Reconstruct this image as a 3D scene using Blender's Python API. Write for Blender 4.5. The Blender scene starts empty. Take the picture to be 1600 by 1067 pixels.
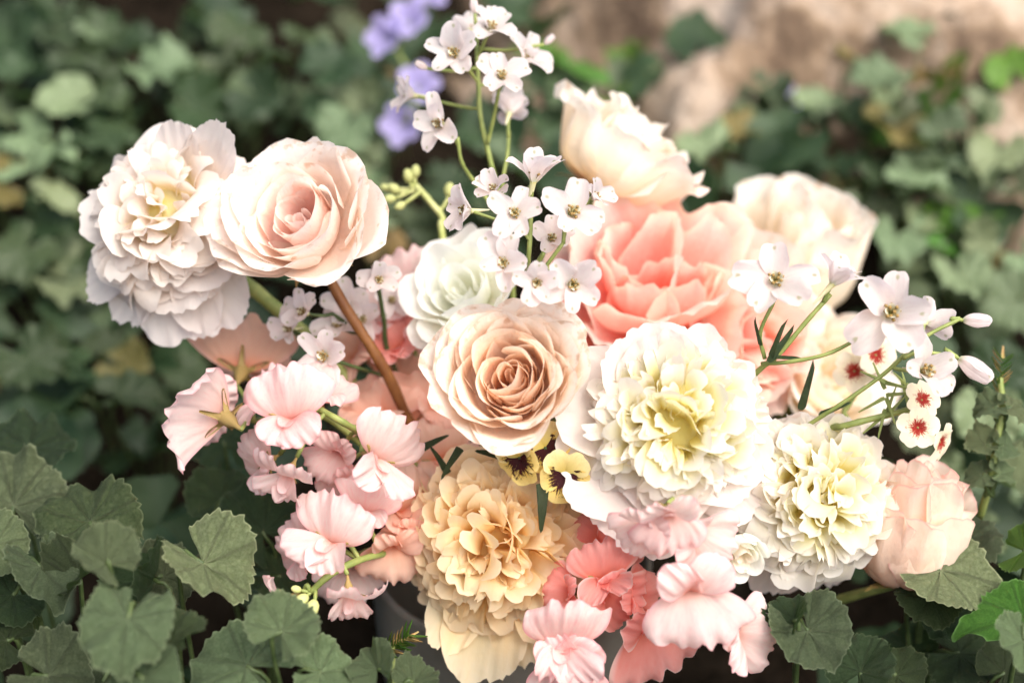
import bpy, math, random
import numpy as np
from mathutils import Matrix, Vector, Quaternion

# ------------------------------------------------------------------ camera, sky, sun, exposure
SC = bpy.context.scene
COL = SC.collection
LENS, DIST, PITCH = 60.0, 0.83, math.radians(28)
TARGET = Vector((0, 0, 0.30))
FWD = Vector((0, math.cos(PITCH), -math.sin(PITCH)))
RIGHT = Vector((1, 0, 0))
UPV = Vector((0, math.sin(PITCH), math.cos(PITCH)))
CAM = TARGET - DIST * FWD
cam_data = bpy.data.cameras.new('camera')
cam = bpy.data.objects.new('camera', cam_data)
COL.objects.link(cam)
cam.location = CAM
cam.rotation_euler = (math.pi / 2 - PITCH, 0, 0)
cam_data.lens = LENS
cam_data.sensor_width = 36
cam_data.clip_start = 0.01
cam_data.clip_end = 300
cam_data.dof.use_dof = True
cam_data.dof.focus_distance = DIST - 0.045
cam_data.dof.aperture_fstop = 3.0
cam_data.dof.aperture_blades = 9
SC.camera = cam

SUN_EL, SUN_AZ = math.radians(54), math.radians(138)     # azimuth measured from +Y (away from the camera) towards +X
world = bpy.data.worlds.new('World')
SC.world = world
world.use_nodes = True
wn = world.node_tree
sky = wn.nodes.new('ShaderNodeTexSky')
sky.sky_type = 'NISHITA'
sky.sun_disc = False
sky.sun_elevation = SUN_EL
sky.sun_rotation = SUN_AZ
sky.air_density = 0.5
sky.dust_density = 8.0
sky.ozone_density = 0.0
wn.links.new(sky.outputs['Color'], wn.nodes['Background'].inputs['Color'])
wn.nodes['Background'].inputs['Strength'].default_value = 0.15
sun_data = bpy.data.lights.new('sun', 'SUN')
sun_data.energy = 1.1
sun_data.angle = math.radians(85)
sun_data.color = (1.0, 0.95, 0.88)
sun = bpy.data.objects.new('sun', sun_data)
COL.objects.link(sun)
sd = Vector((math.sin(SUN_AZ) * math.cos(SUN_EL), math.cos(SUN_AZ) * math.cos(SUN_EL), math.sin(SUN_EL)))
sun.rotation_euler = (-sd).to_track_quat('-Z', 'Y').to_euler()
sun.location = sd * 5
vs = SC.view_settings
vs.view_transform = 'Standard'
vs.look = 'None'
vs.gamma = 1.0
vs.use_curve_mapping = False
vs.exposure = 1.04
try:
    vs.use_white_balance = True
    vs.white_balance_temperature = 6000
    vs.white_balance_tint = 4
except Exception:
    pass
cy = SC.cycles
cy.max_bounces = 12
cy.diffuse_bounces = 10
cy.glossy_bounces = 2
cy.transmission_bounces = 10
cy.caustics_reflective = False
cy.caustics_refractive = False
cy.use_denoising = True
cy.use_adaptive_sampling = True
cy.adaptive_threshold = 0.03
cy.use_light_tree = False
cy.sample_clamp_indirect = 6.0

# ------------------------------------------------------------------ helpers
K = 36.0 / LENS / 1600.0


def P(px, py, dz=0.0):
    """photograph pixel at a real distance (dz metres nearer than the middle of the bouquet)"""
    d = DIST - dz
    return CAM + d * (FWD + (px - 800) * K * RIGHT - (py - 533.5) * K * UPV)


def project(p):
    q = Vector(p) - CAM
    d = q.dot(FWD)
    return 800 + q.dot(RIGHT) / d / K, 533.5 - q.dot(UPV) / d / K, d


def cv(r, u, t):
    """direction given as right, up, towards the viewer -> world"""
    return (r * RIGHT + u * UPV - t * FWD).normalized()


def frame(loc, face, roll=0.0):
    """matrix whose local Z is `face` (right, up, towards); roll turns local Y away from the picture's up, clockwise degrees"""
    z = cv(*face)
    a = math.radians(roll)
    upd = cv(math.sin(a), math.cos(a), 0.0)
    y = upd - upd.dot(z) * z
    if y.length < 1e-3:
        y = FWD - FWD.dot(z) * z
    y.normalize()
    x = y.cross(z)
    m = Matrix((x, y, z)).transposed().to_4x4()
    m.translation = loc
    return m


def Rx(d): return Matrix.Rotation(math.radians(d), 4, 'X')
def Ry(d): return Matrix.Rotation(math.radians(d), 4, 'Y')
def Rz(d): return Matrix.Rotation(math.radians(d), 4, 'Z')
def T(x, y, z): return Matrix.Translation((x, y, z))
def S(k): return Matrix.Diagonal((k, k, k, 1))


WM = {}


def thing(name, label, cat, base, group=None):
    o = bpy.data.objects.new(name, None)
    o.empty_display_size = 0.01
    COL.objects.link(o)
    o.location = base
    o['label'] = label
    o['category'] = cat
    if group:
        o['group'] = group
    WM[o] = Matrix.Translation(base)
    return o


def put(name, mesh, parent=None, M=None, mat=None):
    """one mesh object; M is its world matrix"""
    o = bpy.data.objects.new(name, mesh)
    COL.objects.link(o)
    M = M or Matrix()
    if parent is not None:
        o.parent = parent
        o.matrix_basis = WM[parent].inverted() @ M
    else:
        o.matrix_basis = M
    WM[o] = M
    if mat is not None:
        if not mesh.materials:
            mesh.materials.append(mat)
        elif mesh.materials[0] != mat:
            o.material_slots[0].link = 'OBJECT'
            o.material_slots[0].material = mat
    return o


def build(name, V, F, UV=None, mat=None, smooth=True, rim=None):
    me = bpy.data.meshes.new(name)
    V = np.asarray(V, dtype=np.float32)
    me.from_pydata(V.tolist(), [], F.tolist() if hasattr(F, 'tolist') else F)
    if UV is not None:
        lay = me.uv_layers.new(name='UVMap')
        li = np.empty(len(me.loops), dtype=np.int32)
        me.loops.foreach_get('vertex_index', li)
        lay.data.foreach_set('uv', np.asarray(UV, dtype=np.float32)[li].ravel())
    if rim is not None:
        lay2 = me.uv_layers.new(name='Rim')
        lay2.data.foreach_set('uv', np.stack([rim, rim], -1).astype(np.float32)[li].ravel())
    if smooth:
        me.polygons.foreach_set('use_smooth', [True] * len(me.polygons))
    if mat is not None:
        me.materials.append(mat)
    me.update()
    return me


def grid_faces(nx, ny):
    i = np.arange(ny - 1)[:, None] * nx + np.arange(nx - 1)[None, :]
    return np.stack([i, i + 1, i + nx + 1, i + nx], -1).reshape(-1, 4)


def petal(rng, L=1.0, W=0.8, base=0.25, side=0.6, rnd=0.5, notch=0.0, nw=0.16, teeth=0.0, prof=((0, 60), (1, 80)), cup=0.6, cup0=None,
          ruf=0.0, rk=3.0, sroll=0.0, bend=0.0, crease=0.0, nx=13, ny=11, wp=1.0, narrow=0.0, frill=0.0, frk=5.0):
    """a petal sheet: grows along +Y, bends towards +Z (profile angles in degrees from +Y to +Z), cups towards its inner face"""
    s = np.linspace(-1, 1, nx)
    v = np.linspace(0, 1, ny) ** 0.9
    top = side + (1 - side) * np.clip(1 - np.abs(s) ** 2.2, 0, 1) ** rnd
    ph = rng.uniform(0, 6.28, 4)
    top = top - notch * np.exp(-((s - rng.uniform(-.06, .06)) / nw) ** 2)
    top = top * (1 + 0.035 * np.sin(2.3 * s + ph[0]))
    if teeth:
        top = top - teeth * rng.random(nx) * (1 - 0.3 * np.abs(s))
    VV, SS = np.meshgrid(v, s, indexing='ij')
    tt = VV * top[None, :]
    w = base + (1 - base) * np.sin(np.clip(VV, 0, 1) * math.pi / 2) ** wp
    w = w * (1 - narrow * VV ** 3)
    X = SS * W / 2 * w
    # centre-line profile
    ts = np.linspace(0, 1.2, 61)
    k = np.array(prof, dtype=float)
    th = np.radians(np.interp(ts, k[:, 0], k[:, 1]))
    dt = ts[1] - ts[0]
    r = np.concatenate([[0], np.cumsum((np.cos(th[1:]) + np.cos(th[:-1])) / 2 * dt)]) * L
    z = np.concatenate([[0], np.cumsum((np.sin(th[1:]) + np.sin(th[:-1])) / 2 * dt)]) * L
    R = np.interp(tt, ts, r)
    Z = np.interp(tt, ts, z)
    TH = np.interp(tt, ts, th)
    c0 = cup if cup0 is None else cup0
    cu = c0 + (cup - c0) * VV
    cu = np.where(np.abs(cu) < 1e-3, 1e-3, cu)
    ang = cu * X / (W / 2)
    x2 = (W / 2) / cu * np.sin(ang)
    off = (W / 2) / cu * (1 - np.cos(ang))
    edge = VV ** 1.6 * (0.35 + 0.65 * np.abs(SS) ** 1.5)
    off = off + ruf * L * edge * (np.sin(rk * math.pi * SS + ph[1] + 1.2 * VV) + 0.55 * np.sin(1.9 * rk * math.pi * SS + ph[2] - VV * 2) + 0.4 * np.sin(0.8 * SS + 5 * VV + ph[3]))
    if frill:
        fe = np.maximum(np.abs(SS) ** 3, VV ** 3) * VV
        off = off + frill * L * fe * (np.sin(frk * math.pi * SS + ph[2] * 2 + 3 * VV) + .5 * np.sin(1.7 * frk * math.pi * SS + ph[3] - 4 * VV))
    off = off - sroll * L * np.abs(SS) ** 4 * VV
    off = off + crease * L * np.abs(SS) ** 1.0 * VV
    x2 = x2 + bend * L * VV ** 2
    Y = R - off * np.sin(TH)
    ZZ = Z + off * np.cos(TH)
    V = np.stack([x2, Y, ZZ], -1).reshape(-1, 3)
    UV = np.stack([SS * .5 + .5, np.broadcast_to(VV, SS.shape)], -1).reshape(-1, 2)
    return V, grid_faces(nx, ny), UV


def pmesh(name, rng, mat=None, **kw):
    V, F, UV = petal(rng, **kw)
    return build(name, V, F, UV, mat)


def spline(pts, n=6):
    pts = [Vector(p) for p in pts]
    if len(pts) < 3:
        return [pts[0].lerp(pts[-1], i / n) for i in range(n + 1)]
    e = [2 * pts[0] - pts[1]] + pts + [2 * pts[-1] - pts[-2]]
    out = []
    for i in range(1, len(e) - 2):
        for j in range(n):
            t = j / n
            a, b, c, d = e[i - 1], e[i], e[i + 1], e[i + 2]
            out.append(0.5 * ((2 * b) + (c - a) * t + (2 * a - 5 * b + 4 * c - d) * t * t + (3 * b - a - 3 * c + d) * t ** 3))
    out.append(pts[-1])
    return out


class Geo:
    def __init__(self):
        self.V, self.F, self.UV, self.n = [], [], [], 0

    def add(self, V, F, UV=None, M=None):
        V = np.asarray(V, dtype=float)
        if M is not None:
            m = np.array(M)
            V = V @ m[:3, :3].T + m[:3, 3]
        self.V.append(V)
        self.F += (np.asarray(F) + self.n).tolist() if not isinstance(F, list) else [[i + self.n for i in f] for f in F]
        self.UV.append(np.zeros((len(V), 2)) + .5 if UV is None else UV)
        self.n += len(V)
        return self

    def tube(self, pts, r0, r1=None, seg=7, n=5, smooth=True, cap=True):
        c = spline(pts, n) if smooth else [Vector(p) for p in pts]
        r1 = r0 if r1 is None else r1
        m = len(c)
        V, UV = [], []
        t = (c[1] - c[0]).normalized()
        a = t.orthogonal().normalized()
        for i, p in enumerate(c):
            t = (c[min(i + 1, m - 1)] - c[max(i - 1, 0)]).normalized()
            a = (a - a.dot(t) * t).normalized()
            b = t.cross(a)
            rr = (r0 + (r1 - r0) * i / (m - 1)) * (1 + .10 * math.sin(2.1 * i + 40 * r0 * 1000) * math.sin(.7 * i + 1))
            for k in range(seg):
                f = 2 * math.pi * k / seg
                V.append(p + rr * (math.cos(f) * a + math.sin(f) * b))
                UV.append((k / seg, i / (m - 1)))
        F = [[i * seg + k, i * seg + (k + 1) % seg, (i + 1) * seg + (k + 1) % seg, (i + 1) * seg + k] for i in range(m - 1) for k in range(seg)]
        if cap:
            F.append([k for k in range(seg)][::-1])
            F.append([(m - 1) * seg + k for k in range(seg)])
        return self.add(np.array([tuple(q) for q in V]), F, np.array(UV))

    def lathe(self, prof, M=None, seg=16):
        V, UV = [], []
        m = len(prof)
        for i, (r, z) in enumerate(prof):
            for k in range(seg):
                f = 2 * math.pi * k / seg
                V.append((r * math.cos(f), r * math.sin(f), z))
                UV.append((k / seg, i / (m - 1)))
        F = [[i * seg + k, i * seg + (k + 1) % seg, (i + 1) * seg + (k + 1) % seg, (i + 1) * seg + k] for i in range(m - 1) for k in range(seg)]
        return self.add(np.array(V), F, np.array(UV), M)

    def mesh(self, name, mat=None):
        return build(name, np.concatenate(self.V), self.F, np.concatenate(self.UV), mat)


# ------------------------------------------------------------------ materials
def new_mat(name):
    m = bpy.data.materials.new(name)
    m.use_nodes = True
    nt = m.node_tree
    nt.nodes.clear()
    out = nt.nodes.new('ShaderNodeOutputMaterial')
    return m, nt, out


def N(nt, t, **kw):
    n = nt.nodes.new(t)
    for k, v in kw.items():
        setattr(n, k, v)
    return n


def math_n(nt, op, a, b=None, clamp=False):
    n = N(nt, 'ShaderNodeMath', operation=op, use_clamp=clamp)
    for i, q in enumerate((a, b)):
        if q is None:
            continue
        if isinstance(q, (int, float)):
            n.inputs[i].default_value = q
        else:
            nt.links.new(q, n.inputs[i])
    return n.outputs[0]


def mix_c(nt, fac, a, b, mode='MIX'):
    n = N(nt, 'ShaderNodeMix', data_type='RGBA', blend_type=mode)
    for i, q in ((0, fac), (6, a), (7, b)):
        if isinstance(q, (int, float)):
            n.inputs[i].default_value = q
        elif isinstance(q, tuple):
            n.inputs[i].default_value = (*q[:3], 1)
        else:
            nt.links.new(q, n.inputs[i])
    return n.outputs[2]


def ramp(nt, fac, stops):
    n = N(nt, 'ShaderNodeValToRGB')
    e = n.color_ramp.elements
    while len(e) < len(stops):
        e.new(0.5)
    for q, (p, c) in zip(e, stops):
        q.position = p
        q.color = (*c, 1)
    nt.links.new(fac, n.inputs[0])
    return n.outputs[0]


def petal_mat(name, stops, streak=(0.9, 0.6, 0.5), sk=0.25, sfreq=26.0, trans=0.52, rough=0.5, edge=None, edge_w=0.06, spot=None, bump=0.45, sat=1.25, star=None, brown=0.0, rich=1.05, lum=0.96):
    m, nt, out = new_mat(name)

    def deep(c):
        mx_ = max(c)
        return tuple(lum * (q / mx_) ** rich if mx_ > .8 else q for q in c)
    stops = [(p_, deep(c_)) for p_, c_ in stops]
    streak = deep(streak)
    edge = deep(edge) if edge is not None else None
    uv = N(nt, 'ShaderNodeUVMap', uv_map='UVMap')
    sep = N(nt, 'ShaderNodeSeparateXYZ')
    nt.links.new(uv.outputs[0], sep.inputs[0])
    U, Vv = sep.outputs[0], sep.outputs[1]
    info = N(nt, 'ShaderNodeObjectInfo')
    rnd = info.outputs['Random']
    nz = N(nt, 'ShaderNodeTexNoise')
    nz.inputs['Scale'].default_value = 260
    tc = N(nt, 'ShaderNodeTexCoord')
    nt.links.new(tc.outputs['Object'], nz.inputs['Vector'])
    jig = math_n(nt, 'MULTIPLY_ADD', math_n(nt, 'SUBTRACT', nz.outputs[0], 0.5), 0.22)
    nt.links.new(Vv, jig.node.inputs[2])
    colr = ramp(nt, jig, stops)
    # veins: noise stretched along the petal
    cmb = N(nt, 'ShaderNodeCombineXYZ')
    uj = math_n(nt, 'MULTIPLY_ADD', math_n(nt, 'SUBTRACT', nz.outputs[0], 0.5), 0.09)
    nt.links.new(U, uj.node.inputs[2])
    nt.links.new(math_n(nt, 'MULTIPLY', uj, sfreq), cmb.inputs[0])
    nt.links.new(math_n(nt, 'MULTIPLY', Vv, 4.5), cmb.inputs[1])
    nt.links.new(math_n(nt, 'MULTIPLY', rnd, 37.0), cmb.inputs[2])
    vn = N(nt, 'ShaderNodeTexNoise')
    vn.inputs['Scale'].default_value = 1.0
    vn.inputs['Detail'].default_value = 4.0
    vn.inputs['Roughness'].default_value = 0.7
    nt.links.new(cmb.outputs[0], vn.inputs['Vector'])
    sfac = N(nt, 'ShaderNodeMapRange')
    sfac.inputs[1].default_value = 0.47
    sfac.inputs[2].default_value = 0.72
    sfac.inputs[3].default_value = 0.0
    sfac.inputs[4].default_value = sk
    nt.links.new(vn.outputs[0], sfac.inputs[0])
    colr = mix_c(nt, sfac.outputs[0], colr, streak)
    if edge is not None:
        au = math_n(nt, 'ABSOLUTE', math_n(nt, 'SUBTRACT', U, 0.5))
        em = math_n(nt, 'MAXIMUM', math_n(nt, 'MULTIPLY', au, 2.0), Vv)
        ef = N(nt, 'ShaderNodeMapRange')
        ef.interpolation_type = 'SMOOTHSTEP'
        ef.inputs[1].default_value = 1 - edge_w * 2
        ef.inputs[2].default_value = 1.0
        nt.links.new(em, ef.inputs[0])
        colr = mix_c(nt, math_n(nt, 'MULTIPLY', ef.outputs[0], 0.8), colr, edge)
    if spot is not None:
        du = math_n(nt, 'POWER', math_n(nt, 'MULTIPLY', math_n(nt, 'SUBTRACT', U, 0.5), 1.0), 2.0)
        dv = math_n(nt, 'POWER', math_n(nt, 'SUBTRACT', Vv, spot[1]), 2.0)
        dd = math_n(nt, 'SQRT', math_n(nt, 'ADD', du, dv))
        sf = N(nt, 'ShaderNodeMapRange')
        sf.inputs[1].default_value = spot[2] * 1.3
        sf.inputs[2].default_value = spot[2] * 0.5
        nt.links.new(dd, sf.inputs[0])
        colr = mix_c(nt, math_n(nt, 'MULTIPLY', sf.outputs[0], 0.6), colr, spot[0])
    if star is not None:
        # coloured blotch at the base that ends in uneven rays
        lim = math_n(nt, 'MULTIPLY_ADD', vn.outputs[0], 1.3)
        lim.node.inputs[2].default_value = star[1] - 0.66
        sf = N(nt, 'ShaderNodeMapRange')
        sf.inputs[1].default_value = 0.10
        sf.inputs[2].default_value = -0.08
        nt.links.new(math_n(nt, 'SUBTRACT', Vv, lim), sf.inputs[0])
        colr = mix_c(nt, sf.outputs[0], colr, star[0])
    if brown:
        nb = N(nt, 'ShaderNodeTexNoise')
        nb.inputs['Scale'].default_value = 170
        nb.inputs['Detail'].default_value = 3
        nt.links.new(tc.outputs['Object'], nb.inputs['Vector'])
        bf = N(nt, 'ShaderNodeMapRange')
        bf.inputs[1].default_value = 1.52
        bf.inputs[2].default_value = 1.68
        bf.inputs[4].default_value = brown
        nt.links.new(math_n(nt, 'ADD', nb.outputs[0], Vv), bf.inputs[0])
        colr = mix_c(nt, bf.outputs[0], colr, (.55, .30, .13))
    hsv = N(nt, 'ShaderNodeHueSaturation')
    hsv.inputs['Saturation'].default_value = 1.0
    nt.links.new(math_n(nt, 'MULTIPLY_ADD', rnd, 0.10), hsv.inputs['Value'])
    hsv.inputs['Value'].links[0].from_node.inputs[2].default_value = 0.93
    nt.links.new(colr, hsv.inputs['Color'])
    colr = hsv.outputs[0]
    hs2 = N(nt, 'ShaderNodeHueSaturation')
    hs2.inputs['Saturation'].default_value = sat
    nt.links.new(colr, hs2.inputs['Color'])
    bs = N(nt, 'ShaderNodeBsdfPrincipled')
    bs.inputs['Roughness'].default_value = rough
    bs.inputs['Specular IOR Level'].default_value = 0.22
    nt.links.new(colr, bs.inputs['Base Color'])
    tr = N(nt, 'ShaderNodeBsdfTranslucent')
    nt.links.new(hs2.outputs[0], tr.inputs['Color'])
    bp = N(nt, 'ShaderNodeBump')
    bp.inputs['Strength'].default_value = bump
    bp.inputs['Distance'].default_value = 0.0010
    nt.links.new(math_n(nt, 'ADD', vn.outputs[0], math_n(nt, 'MULTIPLY', nz.outputs[0], 0.8)), bp.inputs['Height'])
    nt.links.new(bp.outputs[0], bs.inputs['Normal'])
    mx = N(nt, 'ShaderNodeMixShader')
    mx.inputs[0].default_value = trans
    nt.links.new(bs.outputs[0], mx.inputs[1])
    nt.links.new(tr.outputs[0], mx.inputs[2])
    nt.links.new(mx.outputs[0], out.inputs[0])
    return m


def leaf_mat(name, c0, c1, vein, trans=0.22, rough=0.55, spec=0.3):
    m, nt, out = new_mat(name)
    uv = N(nt, 'ShaderNodeUVMap', uv_map='UVMap')
    sep = N(nt, 'ShaderNodeSeparateXYZ')
    nt.links.new(uv.outputs[0], sep.inputs[0])
    x = math_n(nt, 'SUBTRACT', sep.outputs[0], 0.5)
    y = math_n(nt, 'SUBTRACT', sep.outputs[1], 0.5)
    r = math_n(nt, 'SQRT', math_n(nt, 'ADD', math_n(nt, 'MULTIPLY', x, x), math_n(nt, 'MULTIPLY', y, y)))
    an = math_n(nt, 'ARCTAN2', x, y)
    info = N(nt, 'ShaderNodeObjectInfo')
    tc = N(nt, 'ShaderNodeTexCoord')
    nz = N(nt, 'ShaderNodeTexNoise')
    nz.inputs['Scale'].default_value = 70
    nz.inputs['Detail'].default_value = 5
    nt.links.new(tc.outputs['Object'], nz.inputs['Vector'])
    wob = math_n(nt, 'MULTIPLY_ADD', nz.outputs[0], 0.35)
    nt.links.new(an, wob.node.inputs[2])
    # primary veins fan out from the leaf stalk
    pr = math_n(nt, 'MULTIPLY', math_n(nt, 'ABSOLUTE', math_n(nt, 'SINE', math_n(nt, 'MULTIPLY', wob, 3.6))), r)
    pv = N(nt, 'ShaderNodeMapRange')
    pv.inputs[1].default_value = 0.030
    pv.inputs[2].default_value = 0.004
    nt.links.new(pr, pv.inputs[0])
    vo = N(nt, 'ShaderNodeTexVoronoi', feature='DISTANCE_TO_EDGE')
    vo.inputs['Scale'].default_value = 17
    wv = N(nt, 'ShaderNodeVectorMath', operation='ADD')
    nzv = N(nt, 'ShaderNodeVectorMath', operation='SCALE')
    nzv.inputs['Scale'].default_value = 0.08
    nt.links.new(nz.outputs['Color'], nzv.inputs[0])
    nt.links.new(uv.outputs[0], wv.inputs[0])
    nt.links.new(nzv.outputs[0], wv.inputs[1])
    nt.links.new(wv.outputs[0], vo.inputs['Vector'])
    sv = N(nt, 'ShaderNodeMapRange')
    sv.inputs[1].default_value = 0.10
    sv.inputs[2].default_value = 0.0
    nt.links.new(vo.outputs['Distance'], sv.inputs[0])
    n2 = N(nt, 'ShaderNodeTexNoise')
    n2.inputs['Scale'].default_value = 22
    n2.inputs['Detail'].default_value = 4
    nt.links.new(tc.outputs['Object'], n2.inputs['Vector'])
    f = N(nt, 'ShaderNodeMapRange')
    f.inputs[1].default_value = 0.35
    f.inputs[2].default_value = 0.68
    nt.links.new(n2.outputs[0], f.inputs[0])
    col = mix_c(nt, f.outputs[0], c0, c1)
    n3 = N(nt, 'ShaderNodeTexNoise')
    n3.inputs['Scale'].default_value = 900
    n3.inputs['Detail'].default_value = 0
    nt.links.new(tc.outputs['Object'], n3.inputs['Vector'])
    col = mix_c(nt, math_n(nt, 'MULTIPLY', n3.outputs[0], 0.25), col, tuple(min(1, q * 1.9) for q in c1))
    vf = math_n(nt, 'MAXIMUM', math_n(nt, 'MULTIPLY', pv.outputs[0], 0.6), math_n(nt, 'MULTIPLY', sv.outputs[0], 0.02))
    col = mix_c(nt, vf, col, vein)
    rim = N(nt, 'ShaderNodeUVMap', uv_map='Rim')
    rs = N(nt, 'ShaderNodeSeparateXYZ')
    nt.links.new(rim.outputs[0], rs.inputs[0])
    rf = N(nt, 'ShaderNodeMapRange')
    rf.inputs[1].default_value = 0.955
    rf.inputs[2].default_value = 0.995
    rf.inputs[4].default_value = 0.75
    nt.links.new(rs.outputs[0], rf.inputs[0])
    col = mix_c(nt, rf.outputs[0], col, tuple(min(1, q * 1.5) for q in vein))
    hsv = N(nt, 'ShaderNodeHueSaturation')
    hu = math_n(nt, 'MULTIPLY_ADD', math_n(nt, 'FRACT', math_n(nt, 'MULTIPLY', info.outputs['Random'], 7.31)), -0.05)
    hu.node.inputs[2].default_value = 0.51
    nt.links.new(hu, hsv.inputs['Hue'])
    va = math_n(nt, 'MULTIPLY_ADD', info.outputs['Random'], 0.5)
    va.node.inputs[2].default_value = 0.75
    nt.links.new(va, hsv.inputs['Value'])
    nt.links.new(col, hsv.inputs['Color'])
    bs = N(nt, 'ShaderNodeBsdfPrincipled')
    bs.inputs['Roughness'].default_value = rough
    bs.inputs['Specular IOR Level'].default_value = spec
    nt.links.new(hsv.outputs[0], bs.inputs['Base Color'])
    bp = N(nt, 'ShaderNodeBump')
    bp.inputs['Strength'].default_value = 0.9
    bp.inputs['Distance'].default_value = 0.0020
    hgt = math_n(nt, 'SUBTRACT', math_n(nt, 'MULTIPLY', nz.outputs[0], 0.7), math_n(nt, 'ADD', math_n(nt, 'MULTIPLY', pv.outputs[0], 0.9), math_n(nt, 'MULTIPLY', sv.outputs[0], 0.15)))
    nt.links.new(hgt, bp.inputs['Height'])
    nt.links.new(bp.outputs[0], bs.inputs['Normal'])
    tr = N(nt, 'ShaderNodeBsdfTranslucent')
    tcol = mix_c(nt, 0.5, hsv.outputs[0], (0.16, 0.30, 0.04))
    nt.links.new(tcol, tr.inputs['Color'])
    mx = N(nt, 'ShaderNodeMixShader')
    mx.inputs[0].default_value = trans
    nt.links.new(bs.outputs[0], mx.inputs[1])
    nt.links.new(tr.outputs[0], mx.inputs[2])
    nt.links.new(mx.outputs[0], out.inputs[0])
    return m


def far_leaf_mat(name, c0, c1):
    m, nt, out = new_mat(name)
    tc = N(nt, 'ShaderNodeTexCoord')
    info = N(nt, 'ShaderNodeObjectInfo')
    nz = N(nt, 'ShaderNodeTexNoise')
    nz.inputs['Scale'].default_value = 24
    nz.inputs['Detail'].default_value = 2
    nt.links.new(tc.outputs['Object'], nz.inputs['Vector'])
    f = N(nt, 'ShaderNodeMapRange')
    f.inputs[1].default_value = 0.35
    f.inputs[2].default_value = 0.65
    nt.links.new(nz.outputs[0], f.inputs[0])
    hsv = N(nt, 'ShaderNodeHueSaturation')
    hu = math_n(nt, 'MULTIPLY_ADD', math_n(nt, 'FRACT', math_n(nt, 'MULTIPLY', info.outputs['Random'], 7.31)), -0.05)
    hu.node.inputs[2].default_value = 0.51
    nt.links.new(hu, hsv.inputs['Hue'])
    va = math_n(nt, 'MULTIPLY_ADD', info.outputs['Random'], 0.6)
    va.node.inputs[2].default_value = 0.7
    nt.links.new(va, hsv.inputs['Value'])
    nt.links.new(mix_c(nt, f.outputs[0], c0, c1), hsv.inputs['Color'])
    bs = N(nt, 'ShaderNodeBsdfPrincipled')
    bs.inputs['Roughness'].default_value = .55
    bs.inputs['Specular IOR Level'].default_value = .3
    nt.links.new(hsv.outputs[0], bs.inputs['Base Color'])
    tr = N(nt, 'ShaderNodeBsdfTranslucent')
    nt.links.new(mix_c(nt, 0.5, hsv.outputs[0], (0.14, 0.28, 0.04)), tr.inputs['Color'])
    mx = N(nt, 'ShaderNodeMixShader')
    mx.inputs[0].default_value = .2
    nt.links.new(bs.outputs[0], mx.inputs[1])
    nt.links.new(tr.outputs[0], mx.inputs[2])
    nt.links.new(mx.outputs[0], out.inputs[0])
    return m


def plain_mat(name, c0, c1, scale=60, rough=0.6, bump=0.3, dist=0.001, spec=0.3, detail=5, lo=0.35, hi=0.65):
    m, nt, out = new_mat(name)
    tc = N(nt, 'ShaderNodeTexCoord')
    nz = N(nt, 'ShaderNodeTexNoise')
    nz.inputs['Scale'].default_value = scale
    nz.inputs['Detail'].default_value = detail
    nz.inputs['Roughness'].default_value = 0.6
    nt.links.new(tc.outputs['Object'], nz.inputs['Vector'])
    f = N(nt, 'ShaderNodeMapRange')
    f.inputs[1].default_value = lo
    f.inputs[2].default_value = hi
    nt.links.new(nz.outputs[0], f.inputs[0])
    bs = N(nt, 'ShaderNodeBsdfPrincipled')
    bs.inputs['Roughness'].default_value = rough
    bs.inputs['Specular IOR Level'].default_value = spec
    nt.links.new(mix_c(nt, f.outputs[0], c0, c1), bs.inputs['Base Color'])
    bp = N(nt, 'ShaderNodeBump')
    bp.inputs['Strength'].default_value = bump
    bp.inputs['Distance'].default_value = dist
    nt.links.new(nz.outputs[0], bp.inputs['Height'])
    nt.links.new(bp.outputs[0], bs.inputs['Normal'])
    nt.links.new(bs.outputs[0], out.inputs[0])
    return m


M_ = {}
# roses and peonies
M_['rose_blush'] = petal_mat('rose_blush', [(0, (.91, .68, .52)), (.45, (.93, .82, .73)), (1, (.94, .875, .82))], streak=(.92, .74, .65), sk=.16, brown=.55)
M_['rose_blush_in'] = petal_mat('rose_blush_inner', [(0, (.92, .60, .49)), (.5, (.93, .75, .68)), (1, (.94, .85, .79))], streak=(.88, .42, .34), sk=.16)
M_['rose_peach'] = petal_mat('rose_peach', [(0, (.92, .62, .38)), (.5, (.93, .80, .67)), (1, (.94, .87, .79))], streak=(.88, .52, .36), sk=.16, brown=.55)
M_['rose_peach_in'] = petal_mat('rose_peach_inner', [(0, (.95, .60, .38)), (.5, (.95, .75, .57)), (1, (.95, .84, .72))], streak=(.88, .36, .2), sk=.14)
M_['rose_cream'] = petal_mat('rose_cream', [(0, (.92, .74, .48)), (.45, (.93, .85, .70)), (1, (.94, .89, .82))], streak=(.9, .7, .5), sk=.16, brown=.55)
M_['rose_white'] = petal_mat('rose_white', [(0, (.80, .80, .55)), (.4, (.88, .88, .80)), (1, (.91, .91, .87))], streak=(.85, .85, .7), sk=.10)
M_['rose_pink'] = petal_mat('rose_pink', rich=1.2, stops=[(0, (.92, .60, .36)), (.4, (.93, .77, .62)), (1, (.94, .83, .74))], streak=(.92, .66, .54), sk=.14, edge=(.88, .60, .55), edge_w=.012)
M_['peony_white'] = petal_mat('peony_white', rich=1.18, lum=.94, stops=[(0, (.95, .80, .20)), (.36, (.95, .87, .46)), (.62, (.94, .90, .77)), (1, (.94, .90, .85))], streak=(.92, .82, .72), sk=.12, trans=.55)
M_['peony_heart'] = petal_mat('peony_heart', rich=1.18, lum=.94, stops=[(0, (.95, .83, .26)), (.5, (.95, .89, .50)), (.82, (.95, .92, .74)), (1, (.95, .92, .85))], streak=(.92, .84, .5), sk=.12, trans=.55)
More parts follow.
